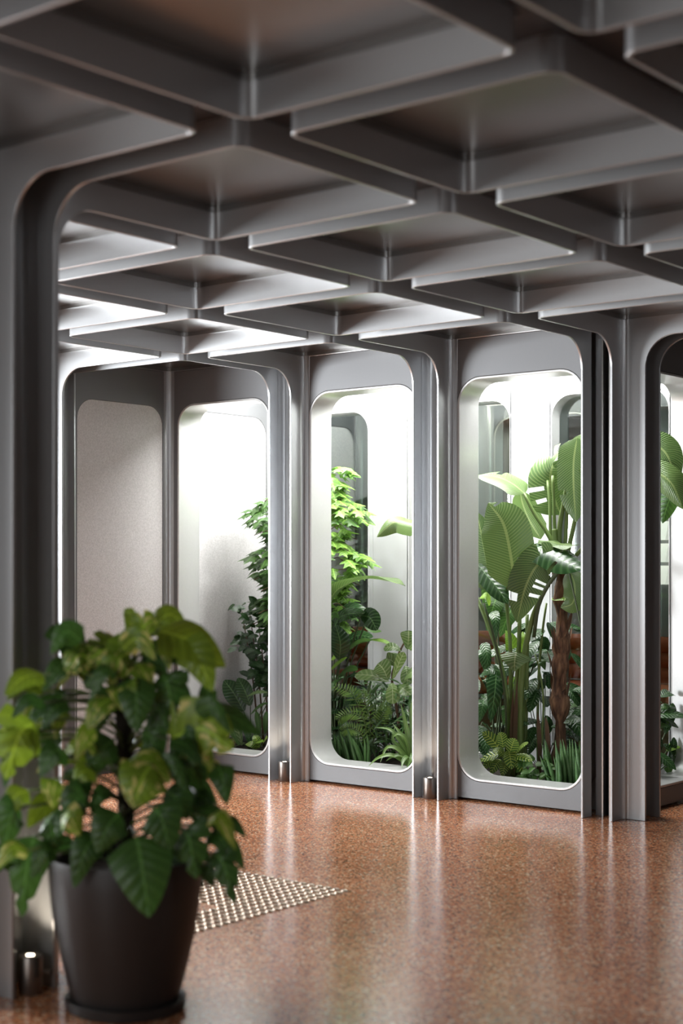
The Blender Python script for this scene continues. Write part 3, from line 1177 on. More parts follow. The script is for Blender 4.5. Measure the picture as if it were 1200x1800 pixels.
blade(b2, [P(866, 1040, 4.30), P(858, 1000, 4.30), P(850, 960, 4.32), P(838, 900, 4.34)], 0.10, 'banana', L_STREL, up=(-0.9, -0.2, 0.4), fold=-0.1, droop=0.1, torn=2, n=26)
blade(b2, [P(838, 990, 4.28), P(856, 1012, 4.27), P(876, 1036, 4.27), P(892, 1062, 4.27)], 0.06, 'banana', L_DARK, up='mix', fold=-0.1, droop=0.1, n=18)

# ------------------------------------------------------------------ philodendron behind the stalks
ph = plant('philodendron', soil_at(872, 4.6), 'philodendron with dark drooping leaves and lime young leaves behind the stalks', 'plant')
pb = soil_at(872, 4.6)
spec = [  # base, tip, half width, material, facing
    ((862, 1060, 4.5), (842, 1052, 4.45), 0.035, L_LIME, 'mix'), ((872, 1050, 4.55), (855, 1108, 4.5), 0.06, L_MID, 'cam'),
    ((900, 1070, 4.6), (878, 1120, 4.56), 0.06, L_MID, 'cam'), ((905, 1165, 4.55), (888, 1108, 4.5), 0.045, L_LIME, 'cam'),
    ((916, 1160, 4.5), (918, 1110, 4.5), 0.035, L_LIME, 'cam'), ((930, 1100, 4.66), (910, 1135, 4.6), 0.06, L_DARK, 'mix'),
    ((866, 1075, 4.45), (872, 1125, 4.4), 0.03, L_DARK, 'cam'), ((850, 1130, 4.4), (858, 1195, 4.36), 0.03, L_DARK, 'cam'),
    ((872, 1185, 4.45), (862, 1270, 4.42), 0.055, L_DARK, 'cam'), ((878, 1180, 4.4), (842, 1190, 4.34), 0.045, L_DARK, 'mix'),
    ((935, 1150, 4.6), (965, 1165, 4.55), 0.05, L_DARK, 'mix'), ((940, 1165, 4.55), (958, 1178, 4.5), 0.03, L_MID, 'mix'),
    ((905, 1190, 4.6), (895, 1220, 4.56), 0.035, L_LIME, 'cam'), ((915, 1250, 4.6), (905, 1290, 4.55), 0.04, L_MID, 'cam'),
    ((890, 1240, 4.6), (884, 1275, 4.55), 0.035, L_MID, 'cam'), ((850, 1230, 4.5), (842, 1270, 4.45), 0.04, L_DARK, 'cam'),
    ((860, 1010, 4.62), (850, 1070, 4.6), 0.05, L_MID, 'cam'), ((846, 1140, 4.62), (852, 1180, 4.6), 0.05, L_DARK, 'cam'),
    ((990, 1240, 4.66), (1012, 1285, 4.62), 0.06, L_MID, 'mix'), ((1000, 1260, 4.6), (1015, 1305, 4.55), 0.05, L_DARK, 'mix'),
]
for (a, b, w, m_, f) in spec:
    A_, B_ = P(*a), P(*b)
    mdl = (A_ + B_) / 2 + Vector((-0.02, -0.02, 0.03))
    blade(ph, [A_, mdl, B_], w, 'heart', m_, up=f, n=12, fold=0.12, droop=0.15)
    if a[0] < 960:
        stem(ph, [pb + Vector((0, rnd.uniform(-.05, .05), 0)), (pb + A_) / 2 + Vector((0.03, 0, 0.08)), A_], 0.0045, M_STEM_D, 8, sides=5)
# grey-green umbrella leaf facing the camera
blade(ph, [P(907, 1146, 4.24), P(905, 1155, 4.22), P(904, 1165, 4.21), P(904, 1180, 4.21)], 0.085, 'heart', L_FIDDLE, up='mix', n=12, fold=-0.35, droop=0.0)

# ------------------------------------------------------------------ zebra plant at the sill
zp = plant('zebra_plant', soil_at(893, 4.22), 'zebra plant with dark leaves and bright yellow veins at the sill', 'plant')
zb = soil_at(893, 4.22)
for (a, b, w, f) in (((880, 1320), (848, 1287), 0.034, 'cam'), ((884, 1315), (878, 1287), 0.030, 'cam'), ((895, 1325), (905, 1298), 0.037, 'cam'),
                     ((893, 1318), (899, 1352), 0.037, 'cam'), ((886, 1325), (842, 1338), 0.030, 'mix'), ((898, 1330), (935, 1338), 0.030, 'mix'),
                     ((880, 1335), (862, 1360), 0.030, 'mix'), ((905, 1335), (922, 1360), 0.03, 'mix'), ((888, 1330), (866, 1318), 0.026, 'mix'),
                     ((905, 1325), (928, 1306), 0.026, 'mix'), ((890, 1340), (882, 1364), 0.026, 'cam'), ((870, 1335), (848, 1352), 0.028, 'mix')):
    A_, B_ = P(a[0], a[1], 4.20), P(b[0], b[1], 4.16)
    blade(zp, [A_, (A_ + B_) / 2 + Vector((-0.005, -0.005, 0.012)), B_], w, 'oval', L_ZEBRA, up=f, n=12, fold=0.12, droop=0.1)
    stem(zp, [zb + Vector((rnd.uniform(-.01, .01), rnd.uniform(-.02, .02), 0)), (zb + A_) / 2, A_], 0.003, M_STEM, 6, sides=5)

# ------------------------------------------------------------------ snake plants (round spears)
SPEAR = None


def spear_mesh(name, mat):
    bm = bmesh.new()
    uvl = bm.loops.layers.uv.new('UVMap')
    n, k = 8, 7
    rings = []
    for i in range(n + 1):
        t = i / n
        r = 0.018 * (1 - t ** 3) * (0.8 + 0.4 * t * (1 - t) * 2) + 0.0008
        rings.append([bm.verts.new((r * math.cos(6.2832 * j / k), t, r * math.sin(6.2832 * j / k) + 0.05 * t * t)) for j in range(k)])
    for i in range(n):
        for j in range(k):
            f = bm.faces.new((rings[i][j], rings[i + 1][j], rings[i + 1][(j + 1) % k], rings[i][(j + 1) % k]))
            f.smooth = True
            for lp in f.loops:
                lp[uvl].uv = (0.2, lp.vert.co.y)
    me = to_mesh(bm, name)
    me.materials.append(mat)
    return me


SPEAR = spear_mesh('spear', L_SNAKE)


def snake_plant(u0, u1, vtop, vvar, count, x0, x1, label, seed):
    r = random.Random(seed)
    c = soil_at((u0 + u1) / 2, (x0 + x1) / 2)
    e = plant('snake_plant', c, label, 'plant', 'snake plants with round spears')
    for k in range(count):
        u = u0 + (u1 - u0) * (k + r.uniform(0, 1)) / count
        x = r.uniform(x0, x1)
        b0 = soil_at(u, x)
        tip = P(u + r.uniform(-14, 6), vtop + r.uniform(-vvar, vvar), x + r.uniform(-0.02, 0.03))
        place(e, SPEAR, 'spear', b0, tip - b0, (-1, 0, 0), (tip - b0).length, 1.7 * 0.36 / max(0.16, (tip - b0).length))
    return e


snake_plant(960, 1022, 1312, 16, 30, 4.15, 4.30, 'snake plant of round spears below the bark trunk', 21)
snake_plant(580, 648, 1288, 14, 34, 4.15, 4.32, 'snake plant of round spears in front of the fern', 22)

# low trailing plant by the sill
PO = unit_leaf('small_heart', 'heart', 0.36, 0.25, 7, 2, L_MID, fold=0.12)
po = plant('pothos', soil_at(940, 4.2), 'low pothos with small leaves between zebra plant and spears', 'plant')
for k in range(42):
    p = P(rnd.uniform(908, 968), rnd.uniform(1336, 1368), rnd.uniform(4.14, 4.24))
    d = Vector((rnd.uniform(-1, 0.2), rnd.uniform(-1, 1), rnd.uniform(-0.6, 0.6)))
    place(po, PO, 'leaf', p, d, (-0.6, -0.5, 0.8), rnd.uniform(0.035, 0.06))

# ------------------------------------------------------------------ climbing vine column (bays one and two)
IVY = star_leaf('vine_leaf', L_IVY)
IVYD = star_leaf('vine_leaf_dark', L_MID)
for (uc, lab, a0, npl, zlo, zhi) in ((500, 'tall grape ivy with dark pointed leaves beside the plaster wall', 2.2, 240, 0.85, 1.72), (575, 'tall grape ivy with bright pointed leaves climbing in front of the glass', -0.9, 285, 0.82, 1.86)):
    vy = P(uc, 1000, 4.5).y
    vbase = Vector((4.5, vy, SZ))
    iv = plant('grape_ivy', vbase, lab, 'plant')
    stem(iv, [vbase, vbase + Vector((0, 0, 1.0)), vbase + Vector((0.01, 0.01, zhi - 0.12))], (0.022, 0.012), M_TWIG, 12)
    for k in range(npl):
        z = rnd.uniform(zlo, zhi)
        a = a0 + rnd.gauss(0, 0.95)
        rmax = 0.215 * (1 - 0.45 * max(0, (z - 1.45) / 0.4) ** 1.4) * (0.65 if z < 1.1 else 1.0) * (0.8 + 0.4 * math.sin(z * 21))
        r = rmax * (0.4 + 0.6 * rnd.random() ** 0.6)
        d = Vector((math.cos(a), math.sin(a), rnd.uniform(-0.75, 0.0)))
        p = vbase + Vector((math.cos(a) * r, math.sin(a) * r, z - SZ))
        p.x = max(4.16, min(4.84, p.x))
        bright = uc > 550 and rnd.random() < 0.78
        place(iv, IVY if bright else IVYD, 'leaf', p, d, (math.cos(a) * 0.3 - 0.3, math.sin(a) * 0.3 - 0.1, 1), rnd.uniform(0.075, 0.12))
    for k in range(12):
        z = zlo - SZ + 0.07 * k
        a = a0 + math.sin(k * 2.4)
        stem(iv, [vbase + Vector((0, 0, z)), vbase + Vector((math.cos(a) * 0.1, math.sin(a) * 0.1, z + 0.05)), vbase + Vector((math.cos(a) * 0.2, math.sin(a) * 0.2, z + 0.02))], 0.003, M_TWIG, 6, name='twig', sides=4)

# ------------------------------------------------------------------ bay two: arching leaf, dark philodendron
bn = plant('banana_plant', soil_at(560, 4.36), 'young banana plant with one long pale leaf arching across', 'plant')
nb = soil_at(560, 4.36)
stem(bn, [nb, P(562, 1200, 4.36), P(568, 1110, 4.35), P(578, 1060, 4.34)], (0.018, 0.010))
blade(bn, [P(576, 1066, 4.34), P(594, 1036, 4.34), P(640, 1018, 4.34), P(684, 1022, 4.34), P(712, 1030, 4.34)], 0.075, 'banana', L_STREL, up='up', fold=0.35, droop=0.1, ripple=0.08, n=26)
blade(bn, [P(562, 1130, 4.4), P(545, 1080, 4.42), P(500, 1040, 4.44), P(438, 1012, 4.46)], 0.05, 'banana', L_STREL, up='mix', fold=0.2, droop=0.2, n=18)
b3 = plant('bird_of_paradise', soil_at(750, 4.45), 'bird of paradise mostly hidden by the post, one curved leaf tip showing', 'plant')
nb = soil_at(750, 4.45)
stem(b3, [nb, P(752, 1150, 4.45), P(750, 1000, 4.45), P(738, 925, 4.44)], (0.016, 0.008))
blade(b3, [P(740, 926, 4.44), P(716, 921, 4.42), P(692, 918, 4.40), P(662, 944, 4.38)], 0.065, 'banana', L_STREL, up=(-0.5, -0.55, 0.55), fold=-0.25, droop=0.2, n=18)
blade(b3, [P(752, 960, 4.44), P(775, 900, 4.44), P(800, 880, 4.45), P(830, 890, 4.45)], 0.08, 'banana', L_STREL, up='mix', n=16)

pd = plant('philodendron', soil_at(590, 4.55), 'dark philodendron with broad glossy leaves in front of the orange seat', 'plant')
pb = soil_at(590, 4.55)
for (a, m1, b, w, mt_, f) in (((584, 1108, 4.4), (602, 1082, 4.38), (640, 1078, 4.36), 0.07, L_DARK, 'mix'), ((592, 1095, 4.45), (615, 1068, 4.45), (648, 1080, 4.46), 0.05, L_DARK, 'mix'),
                              ((634, 1082, 4.4), (650, 1086, 4.38), (662, 1108, 4.37), 0.06, L_DARK, 'cam'), ((596, 1160, 4.36), (598, 1130, 4.34), (590, 1100, 4.33), 0.06, L_DARK, 'cam'),
                              ((600, 1140, 4.5), (625, 1118, 4.5), (655, 1120, 4.5), 0.05, L_DARK, 'mix'), ((600, 1150, 4.4), (630, 1128, 4.4), (655, 1125, 4.4), 0.022, L_MID, 'mix'),
                              ((650, 1124, 4.45), (672, 1126, 4.45), (694, 1137, 4.45), 0.015, L_LIME, 'mix'), ((580, 1178, 4.36), (595, 1164, 4.35), (610, 1155, 4.34), 0.022, L_LIME, 'mix'),
                              ((582, 1160, 4.4), (590, 1152, 4.4), (597, 1143, 4.4), 0.02, L_LIME, 'mix'), ((640, 1100, 4.46), (655, 1108, 4.46), (670, 1110, 4.46), 0.02, L_MID, 'mix'),
                              ((594, 1190, 4.4), (612, 1176, 4.38), (628, 1178, 4.36), 0.038, L_MID, 'mix'), ((610, 1190, 4.45), (626, 1186, 4.44), (640, 1205, 4.43), 0.022, L_DARK, 'mix'),
                              ((582, 1215, 4.4), (588, 1200, 4.4), (602, 1192, 4.4), 0.018, L_MID, 'mix'), ((582, 1100, 4.5), (588, 1080, 4.5), (600, 1064, 4.5), 0.06, L_DARK, 'cam')):
    A_, M_, B_ = P(*a), P(*m1), P(*b)
    blade(pd, [A_, M_, B_], w, 'oval', mt_, up=f, n=12, fold=0.12, droop=0.15)
    stem(pd, [pb, (pb + A_) / 2 + Vector((0, 0.02, 0.08)), A_], 0.005, M_STEM_D, 8, sides=5)

# ------------------------------------------------------------------ fiddle leaf plant
fd = plant('fiddle_leaf_fig', soil_at(715, 4.42), 'fiddle leaf fig with large pale veined leaves beside the post', 'plant')
fb = soil_at(706, 4.42)
stem(fd, [fb, P(698, 1250, 4.42), P(688, 1195, 4.4), P(700, 1150, 4.4), P(716, 1120, 4.4)], (0.010, 0.005), M_TWIG)
for (a, b, w, f) in (((684, 1198, 4.36), (624, 1186, 4.3), 0.048, 'mix'), ((682, 1196, 4.34), (664, 1166, 4.32), 0.058, 'cam'), ((690, 1194, 4.32), (710, 1146, 4.30), 0.030, 'cam'),
                     ((696, 1170, 4.45), (678, 1160, 4.42), 0.045, 'cam'), ((706, 1144, 4.4), (674, 1139, 4.36), 0.036, 'mix'), ((716, 1142, 4.4), (718, 1108, 4.38), 0.048, 'cam'),
                     ((688, 1200, 4.34), (690, 1238, 4.30), 0.042, 'cam'), ((712, 1170, 4.42), (716, 1205, 4.4), 0.04, 'cam'), ((700, 1150, 4.48), (690, 1170, 4.46), 0.05, 'cam'),
                     ((710, 1195, 4.36), (730, 1180, 4.34), 0.05, 'mix'), ((690, 1205, 4.38), (722, 1222, 4.34), 0.045, 'mix'), ((716, 1125, 4.42), (736, 1140, 4.40), 0.05, 'cam')):
    A_, B_ = P(*a), P(*b)
    blade(fd, [A_, (A_ + B_) / 2 + Vector((-0.01, -0.01, 0.015)), B_], w, 'fiddle', L_FIDDLE, up=f, n=14, fold=0.2, droop=0.15)

# ------------------------------------------------------------------ fern fronds
LEAFLET = unit_leaf('leaflet', 'lance', 0.085, 0.2, 5, 1, L_FERN)
fn = plant('fern', soil_at(642, 4.34), 'pale green fern with arching feathery fronds', 'plant')
for pts_ in ([(644, 1320, 4.34), (642, 1276, 4.32), (624, 1228, 4.29), (612, 1214, 4.28), (590, 1206, 4.27)],
             [(646, 1320, 4.34), (640, 1268, 4.30), (622, 1254, 4.27), (604, 1257, 4.25), (594, 1266, 4.24)],
             [(648, 1320, 4.36), (650, 1270, 4.35), (642, 1235, 4.34), (636, 1215, 4.34)],
             [(650, 1320, 4.36), (664, 1280, 4.36), (672, 1255, 4.35), (680, 1238, 4.34)],
             [(644, 1320, 4.32), (634, 1290, 4.28), (616, 1280, 4.26), (600, 1284, 4.24)]):
    W_ = [P(*q) for q in pts_]
    mid = spline(W_, 36)
    st_ = stem(fn, W_, (0.0035, 0.0015), M_STEM, 16, name='frond', sides=5)
    for i in range(5, 36, 2):
        tan = (mid[min(i + 1, 35)] - mid[i - 1]).normalized()
        nrm = ((CAM_POS - mid[i]).normalized() + Vector((0, 0, 0.6))).normalized()
        sd = tan.cross(nrm).normalized()
        s_ = 0.05 * math.sin(math.pi * min(1, (i - 2) / 35)) ** 0.5 + 0.012
        for sg in (-1, 1):
            place(st_, LEAFLET, 'leaflet', mid[i], sd * sg + tan * 0.5, nrm, s_)

# ------------------------------------------------------------------ narrow leaf bush
NEED = unit_leaf('narrow_leaf', 'lance', 0.075, 0.35, 5, 1, L_NEEDLE)
nbush = plant('podocarpus', soil_at(685, 4.5), 'dense bush of narrow dark green leaves behind the spider plant', 'plant')
for k in range(9):
    b0 = soil_at(650 + k * 9, 4.47)
    tip = P(640 + k * 10, 1205 + abs(k - 4) * 4, 4.45)
    stem(nbush, [b0, (b0 + tip) / 2 + Vector((0, 0.01, 0)), tip], 0.004, M_TWIG, 8, sides=4)
for k in range(290):
    p = P(rnd.uniform(634, 728), rnd.uniform(1200, 1320), rnd.uniform(4.33, 4.52))
    d = Vector((rnd.uniform(-1, 0.4), rnd.uniform(-1, 1), rnd.uniform(-0.9, 0.9)))
    place(nbush, NEED, 'leaf', p, d, (-0.5, -0.4, 0.8), rnd.uniform(0.065, 0.125))

# ------------------------------------------------------------------ spider plant at the sill
sp_ = plant('spider_plant', soil_at(722, 4.22), 'spider plant with long arching leaves spilling over the sill', 'plant')
cb = soil_at(720, 4.20)
for pts_ in ([(718, 1325, 4.18), (700, 1298, 4.15), (684, 1282, 4.13), (658, 1279, 4.12)], [(720, 1320, 4.2), (716, 1290, 4.18), (710, 1262, 4.18), (704, 1236, 4.18)],
             [(722, 1325, 4.2), (724, 1280, 4.2), (722, 1250, 4.2), (726, 1225, 4.2)], [(718, 1340, 4.16), (700, 1318, 4.10), (680, 1314, 4.06), (668, 1340, 4.03)],
             [(716, 1345, 4.14), (690, 1328, 4.06), (665, 1332, 4.0), (646, 1348, 3.97)], [(720, 1340, 4.15), (704, 1328, 4.10), (690, 1330, 4.06), (678, 1338, 4.04)],
             [(722, 1342, 4.14), (716, 1330, 4.08), (708, 1338, 4.02), (706, 1350, 3.98)], [(720, 1335, 4.18), (700, 1312, 4.15), (690, 1300, 4.14), (694, 1275, 4.15)],
             [(724, 1340, 4.12), (726, 1325, 4.06), (722, 1335, 4.0), (714, 1352, 3.97)], [(720, 1330, 4.2), (708, 1300, 4.2), (700, 1285, 4.2), (690, 1272, 4.2)],
             [(722, 1330, 4.18), (714, 1300, 4.15), (700, 1290, 4.12), (690, 1296, 4.10)], [(724, 1335, 4.16), (740, 1300, 4.13), (746, 1290, 4.12), (752, 1310, 4.12)]):
    blade(sp_, [cb] + [P(*q) for q in pts_], 0.017, 'strap', L_STRAP, up='mix', n=16, nc=2, fold=0.35)

# ------------------------------------------------------------------ bay one: small-leaved shrub and low plants
SM = unit_leaf('small_leaf', 'oval', 0.32, 0.25, 5, 1, L_DARK, fold=0.15)
sh = plant('boxwood_shrub', soil_at(470, 4.5), 'dense dark shrub of small leaves in front of the plaster wall', 'plant')
for k in range(5):
    b0 = soil_at(455 + k * 8, 4.5)
    tip = P(425 + k * 14, 1075 + k * 6, 4.48)
    stem(sh, [b0, (b0 + tip) / 2 + Vector((0, -0.02, 0)), tip], (0.008, 0.003), M_TWIG, 8, sides=5)
for k in range(295):
    v = rnd.uniform(1060, 1215)
    left = 408 + 18 * abs(math.sin((v - 1060) * 0.045)) + (22 if v > 1150 else 0)
    p = P(rnd.uniform(left, 520), v, rnd.uniform(4.36, 4.6))
    p.y = min(p.y, 3.92)
    d = Vector((rnd.uniform(-1, 0.3), rnd.uniform(-0.3, 1), rnd.uniform(-0.5, 0.8)))
    place(sh, SM, 'leaf', p, d, (-0.6, -0.4, 0.8), rnd.uniform(0.05, 0.085))
lo = plant('calathea', soil_at(430, 4.3), 'low calathea with dark square leaf and pale striped blades', 'plant')
lb = soil_at(440, 4.3)
for (a, b, w, mt_, f) in (((428, 1250, 4.4), (394, 1196, 4.36), 0.065, L_DARK, 'cam'), ((440, 1240, 4.38), (418, 1192, 4.36), 0.05, L_DARK, 'cam'), ((470, 1217, 4.3), (434, 1224, 4.26), 0.016, L_STREL, 'mix'),
                          ((470, 1235, 4.3), (440, 1256, 4.28), 0.014, L_MID, 'mix'), ((420, 1310, 4.22), (396, 1266, 4.2), 0.024, L_MID, 'cam'), ((425, 1310, 4.22), (410, 1262, 4.2), 0.022, L_FIDDLE, 'cam'),
                          ((440, 1310, 4.22), (430, 1275, 4.2), 0.022, L_DARK, 'cam'), ((455, 1315, 4.2), (446, 1292, 4.17), 0.028, L_ZEBRA, 'mix'), ((460, 1312, 4.2), (470, 1296, 4.17), 0.028, L_ZEBRA, 'mix'),
                          ((452, 1316, 4.2), (432, 1308, 4.16), 0.026, L_ZEBRA, 'mix'), ((445, 1312, 4.22), (462, 1304, 4.16), 0.026, L_LIME, 'mix'), ((410, 1314, 4.2), (388, 1300, 4.17), 0.03, L_MID, 'mix'),
                          ((456, 1290, 4.3), (450, 1250, 4.3), 0.02, L_MID, 'cam'), ((466, 1290, 4.3), (468, 1250, 4.3), 0.02, L_MID, 'cam'), ((400, 1300, 4.3), (384, 1270, 4.3), 0.03, L_DARK, 'cam'),
                          ((480, 1300, 4.3), (490, 1240, 4.3), 0.04, L_MID, 'cam')):
    A_, B_ = P(*a), P(*b)
    blade(lo, [A_, (A_ + B_) / 2 + Vector((-0.01, -0.01, 0.015)), B_], w, 'oval', mt_, up=f, n=11, fold=0.15, droop=0.1)
    stem(lo, [lb, (lb + A_) / 2 + Vector((0, 0, 0.03)), A_], 0.003, M_STEM_D, 6, sides=5)

# dark plants added in back to deepen the shade and hide the bright wall
PL = unit_leaf('filler_leaf', 'oval', 0.22, 0.35, 9, 2, L_DARK, fold=0.15)
for (yc, lab, cnt, zt) in ((1.30, 'added dark leafy plant at the back below the bark trunk', 40, 0.42), (1.75, 'added dark leafy plant at the back behind the zebra plant', 60, 0.85), (2.25, 'added dark leafy plant at the back between narrow leaf bush and philodendron', 46, 0.6),
                           (2.62, 'added dark leafy plant at the back behind the narrow leaf bush', 56, 0.44), (3.05, 'added dark leafy plant at the back below the bright grape ivy', 50, 0.40), (3.45, 'added dark leafy plant at the back behind the boxwood shrub', 56, 0.8)):
    e = plant('filler_plant', (4.62, yc, SZ), lab, 'plant', 'added dark leafy plants in the back row')
    c0 = Vector((4.62, yc, SZ))
    for k in range(cnt):
        a = rnd.uniform(0, 6.28)
        z = rnd.uniform(0.12, zt)
        r = rnd.uniform(0.02, 0.14)
        pos = c0 + Vector((max(-0.2, min(0.08, math.cos(a) * r)), math.sin(a) * r * 1.4, z))
        d = Vector((math.cos(a) - 0.25, math.sin(a), rnd.uniform(-0.7, 0.35)))
        place(e, PL, 'leaf', pos, d, (-0.5, -0.3, 1), rnd.uniform(0.11, 0.19))
        if k % 4 == 0:
            stem(e, [c0 + Vector((0, math.sin(a) * 0.03, 0)), (c0 + pos) / 2, pos], 0.003, M_STEM_D, 6, sides=4)

# plants seen through the side opening
sd_ = plant('rubber_plant', Vector((4.62, 1.14, SZ)), 'dark rubber plant leaning at the side opening by the passage', 'plant')
q0 = Vector((4.62, 1.14, SZ))
for (a, b, w, mt_) in (((1168, 1290), (1182, 1236), 0.03, L_DARK), ((1165, 1310), (1190, 1345), 0.04, L_DARK), ((1160, 1260), (1182, 1240), 0.04, L_DARK), ((1160, 1225), (1184, 1222), 0.035, L_DARK),
                       ((1162, 1245), (1176, 1252), 0.02, L_MID), ((1172, 1320), (1196, 1312), 0.03, L_LIME), ((1164, 1340), (1176, 1360), 0.03, L_MID), ((1160, 1280), (1172, 1268), 0.025, L_MID), ((1176, 1340), (1184, 1296), 0.02, L_DARK)):
    A_, B_ = pt(a[0], a[1], y=1.10), pt(b[0], b[1], y=1.08)
    blade(sd_, [A_, (A_ + B_) / 2 + Vector((0, -0.01, 0.02)), B_], w, 'oval', mt_, up='mix', n=11)
    stem(sd_, [q0, (q0 + A_) / 2, A_], 0.004, M_STEM_D, 6, sides=5)
# ------------------------------------------------------------------ uplights standing in the grooves
M_LENS = plain('lit_lens', (1.0, 0.9, 0.75), 0.3, 0, (1.0, 0.86, 0.66), 14.0)
bm = bmesh.new()
lathe(bm, [(0.0335, 0.0), (0.036, 0.003), (0.036, 0.107), (0.0345, 0.1105), (0.0335, 0.111), (0.014, 0.111), (0.013, 0.108)], 32)
LAMP_BODY = finish('lamp_body', bm, 40)
bm = bmesh.new()
lathe(bm, [(0.0115, 0.1085), (0.011, 0.1105), (0.006, 0.1112)], 20)
LAMP_LENS = finish('lamp_lens', bm, 40)
bm = bmesh.new()
tube_bm(bm, [(0.03, -0.016, 0.056), (0.05, -0.030, 0.056)], 0.006, 10)
LAMP_GLAND = finish('cable_gland', bm, 60)


def uplight(x, y, label, power):
    e = empty('uplight', (x, y, 0))
    setp(e, label, 'lamp', 'cylindrical steel uplights in the wall grooves')
    link('lamp_body', LAMP_BODY, LAMPMET, e)
    link('lens', LAMP_LENS, M_LENS, e)
    link('cable_gland', LAMP_GLAND, LAMPMET, e)
    d = bpy.data.lights.new('uplight_beam', 'SPOT')
    d.energy = power
    d.color = (1.0, 0.86, 0.68)
    d.spot_size = math.radians(115)
    d.spot_blend = 0.9
    d.shadow_soft_size = 0.012
    o = bpy.data.objects.new('uplight_beam', d)
    COL.objects.link(o)
    o.parent = e
    o.location = (0, 0, 0.122)
    o.rotation_euler = (math.pi, 0, 0)


uplight(3.845, 3.0, 'steel uplight in the groove between plaster corner and fern opening', 5)
uplight(3.845, 2.0, 'steel uplight in the groove beside the spider plant', 5)
uplight(0.0, 0.82, 'steel uplight glowing at the foot of the near column', 7)

# ------------------------------------------------------------------ tactile studs set in the floor
M_STUD = metal('stud_metal', (0.60, 0.52, 0.42), 0.3, 1.0, 0.05)
bm = bmesh.new()
lathe(bm, [(0.0145, 0.0), (0.0135, 0.003), (0.010, 0.0052), (0.005, 0.0062)], 12)
STUD = finish('stud', bm, 180)
tp = empty('tactile_paving', (1.2, 1.1, 0))
setp(tp, 'field of round metal tactile studs on the floor behind the pot', 'paving')
for i in range(13):
    for j in range(17):
        link('stud', STUD, M_STUD, tp, (1.212 + 0.0407 * i - 1.2, 0.955 + 0.0407 * j - 1.1, 0))
for i in range(13):
    for j in range(5):
        link('stud', STUD, M_STUD, tp, (1.212 - 0.0407 * (i + 1) - 1.2, 0.955 + 0.0407 * j - 1.1, 0))

# ------------------------------------------------------------------ foreground plant in its pot
PX, PY = 0.085, 0.513
M_POT = plain('dark_clay', (0.020, 0.0165, 0.0155), 0.5)
pp = empty('potted_monstera', (PX, PY, 0))
setp(pp, 'marbled climbing plant on a dark pole in a tall dark clay pot', 'potted plant')
bm = bmesh.new()
lathe(bm, [(0.145, 0.022), (0.150, 0.024), (0.160, 0.06), (0.178, 0.13), (0.196, 0.21), (0.209, 0.29), (0.216, 0.36), (0.2175, 0.42), (0.2155, 0.428), (0.205, 0.428), (0.202, 0.40), (0.19, 0.36)], 64)
link('pot', finish('pot', bm, 50), M_POT, pp)
bm = bmesh.new()
lathe(bm, [(0.160, 0.0), (0.168, 0.004), (0.172, 0.03), (0.168, 0.033), (0.158, 0.030), (0.154, 0.021), (0.02, 0.02)], 64)
link('saucer', finish('saucer', bm, 50), M_POT, pp)
bm = bmesh.new()
lathe(bm, [(0.197, 0.375), (0.15, 0.388), (0.05, 0.392)], 32)
link('soil', finish('soil', bm, 180), soil_m, pp)
pole_top = Vector((PX - 0.01, PY + 0.01, 0.96))
stem(pp, [Vector((PX, PY, 0.38)), Vector((PX, PY, 0.7)), pole_top], 0.024, plain('moss_pole', (0.02, 0.015, 0.01), 0.95), 10, name='moss_pole', sides=10)


def D(u, v, d):
    return pt(u, v, d=d)


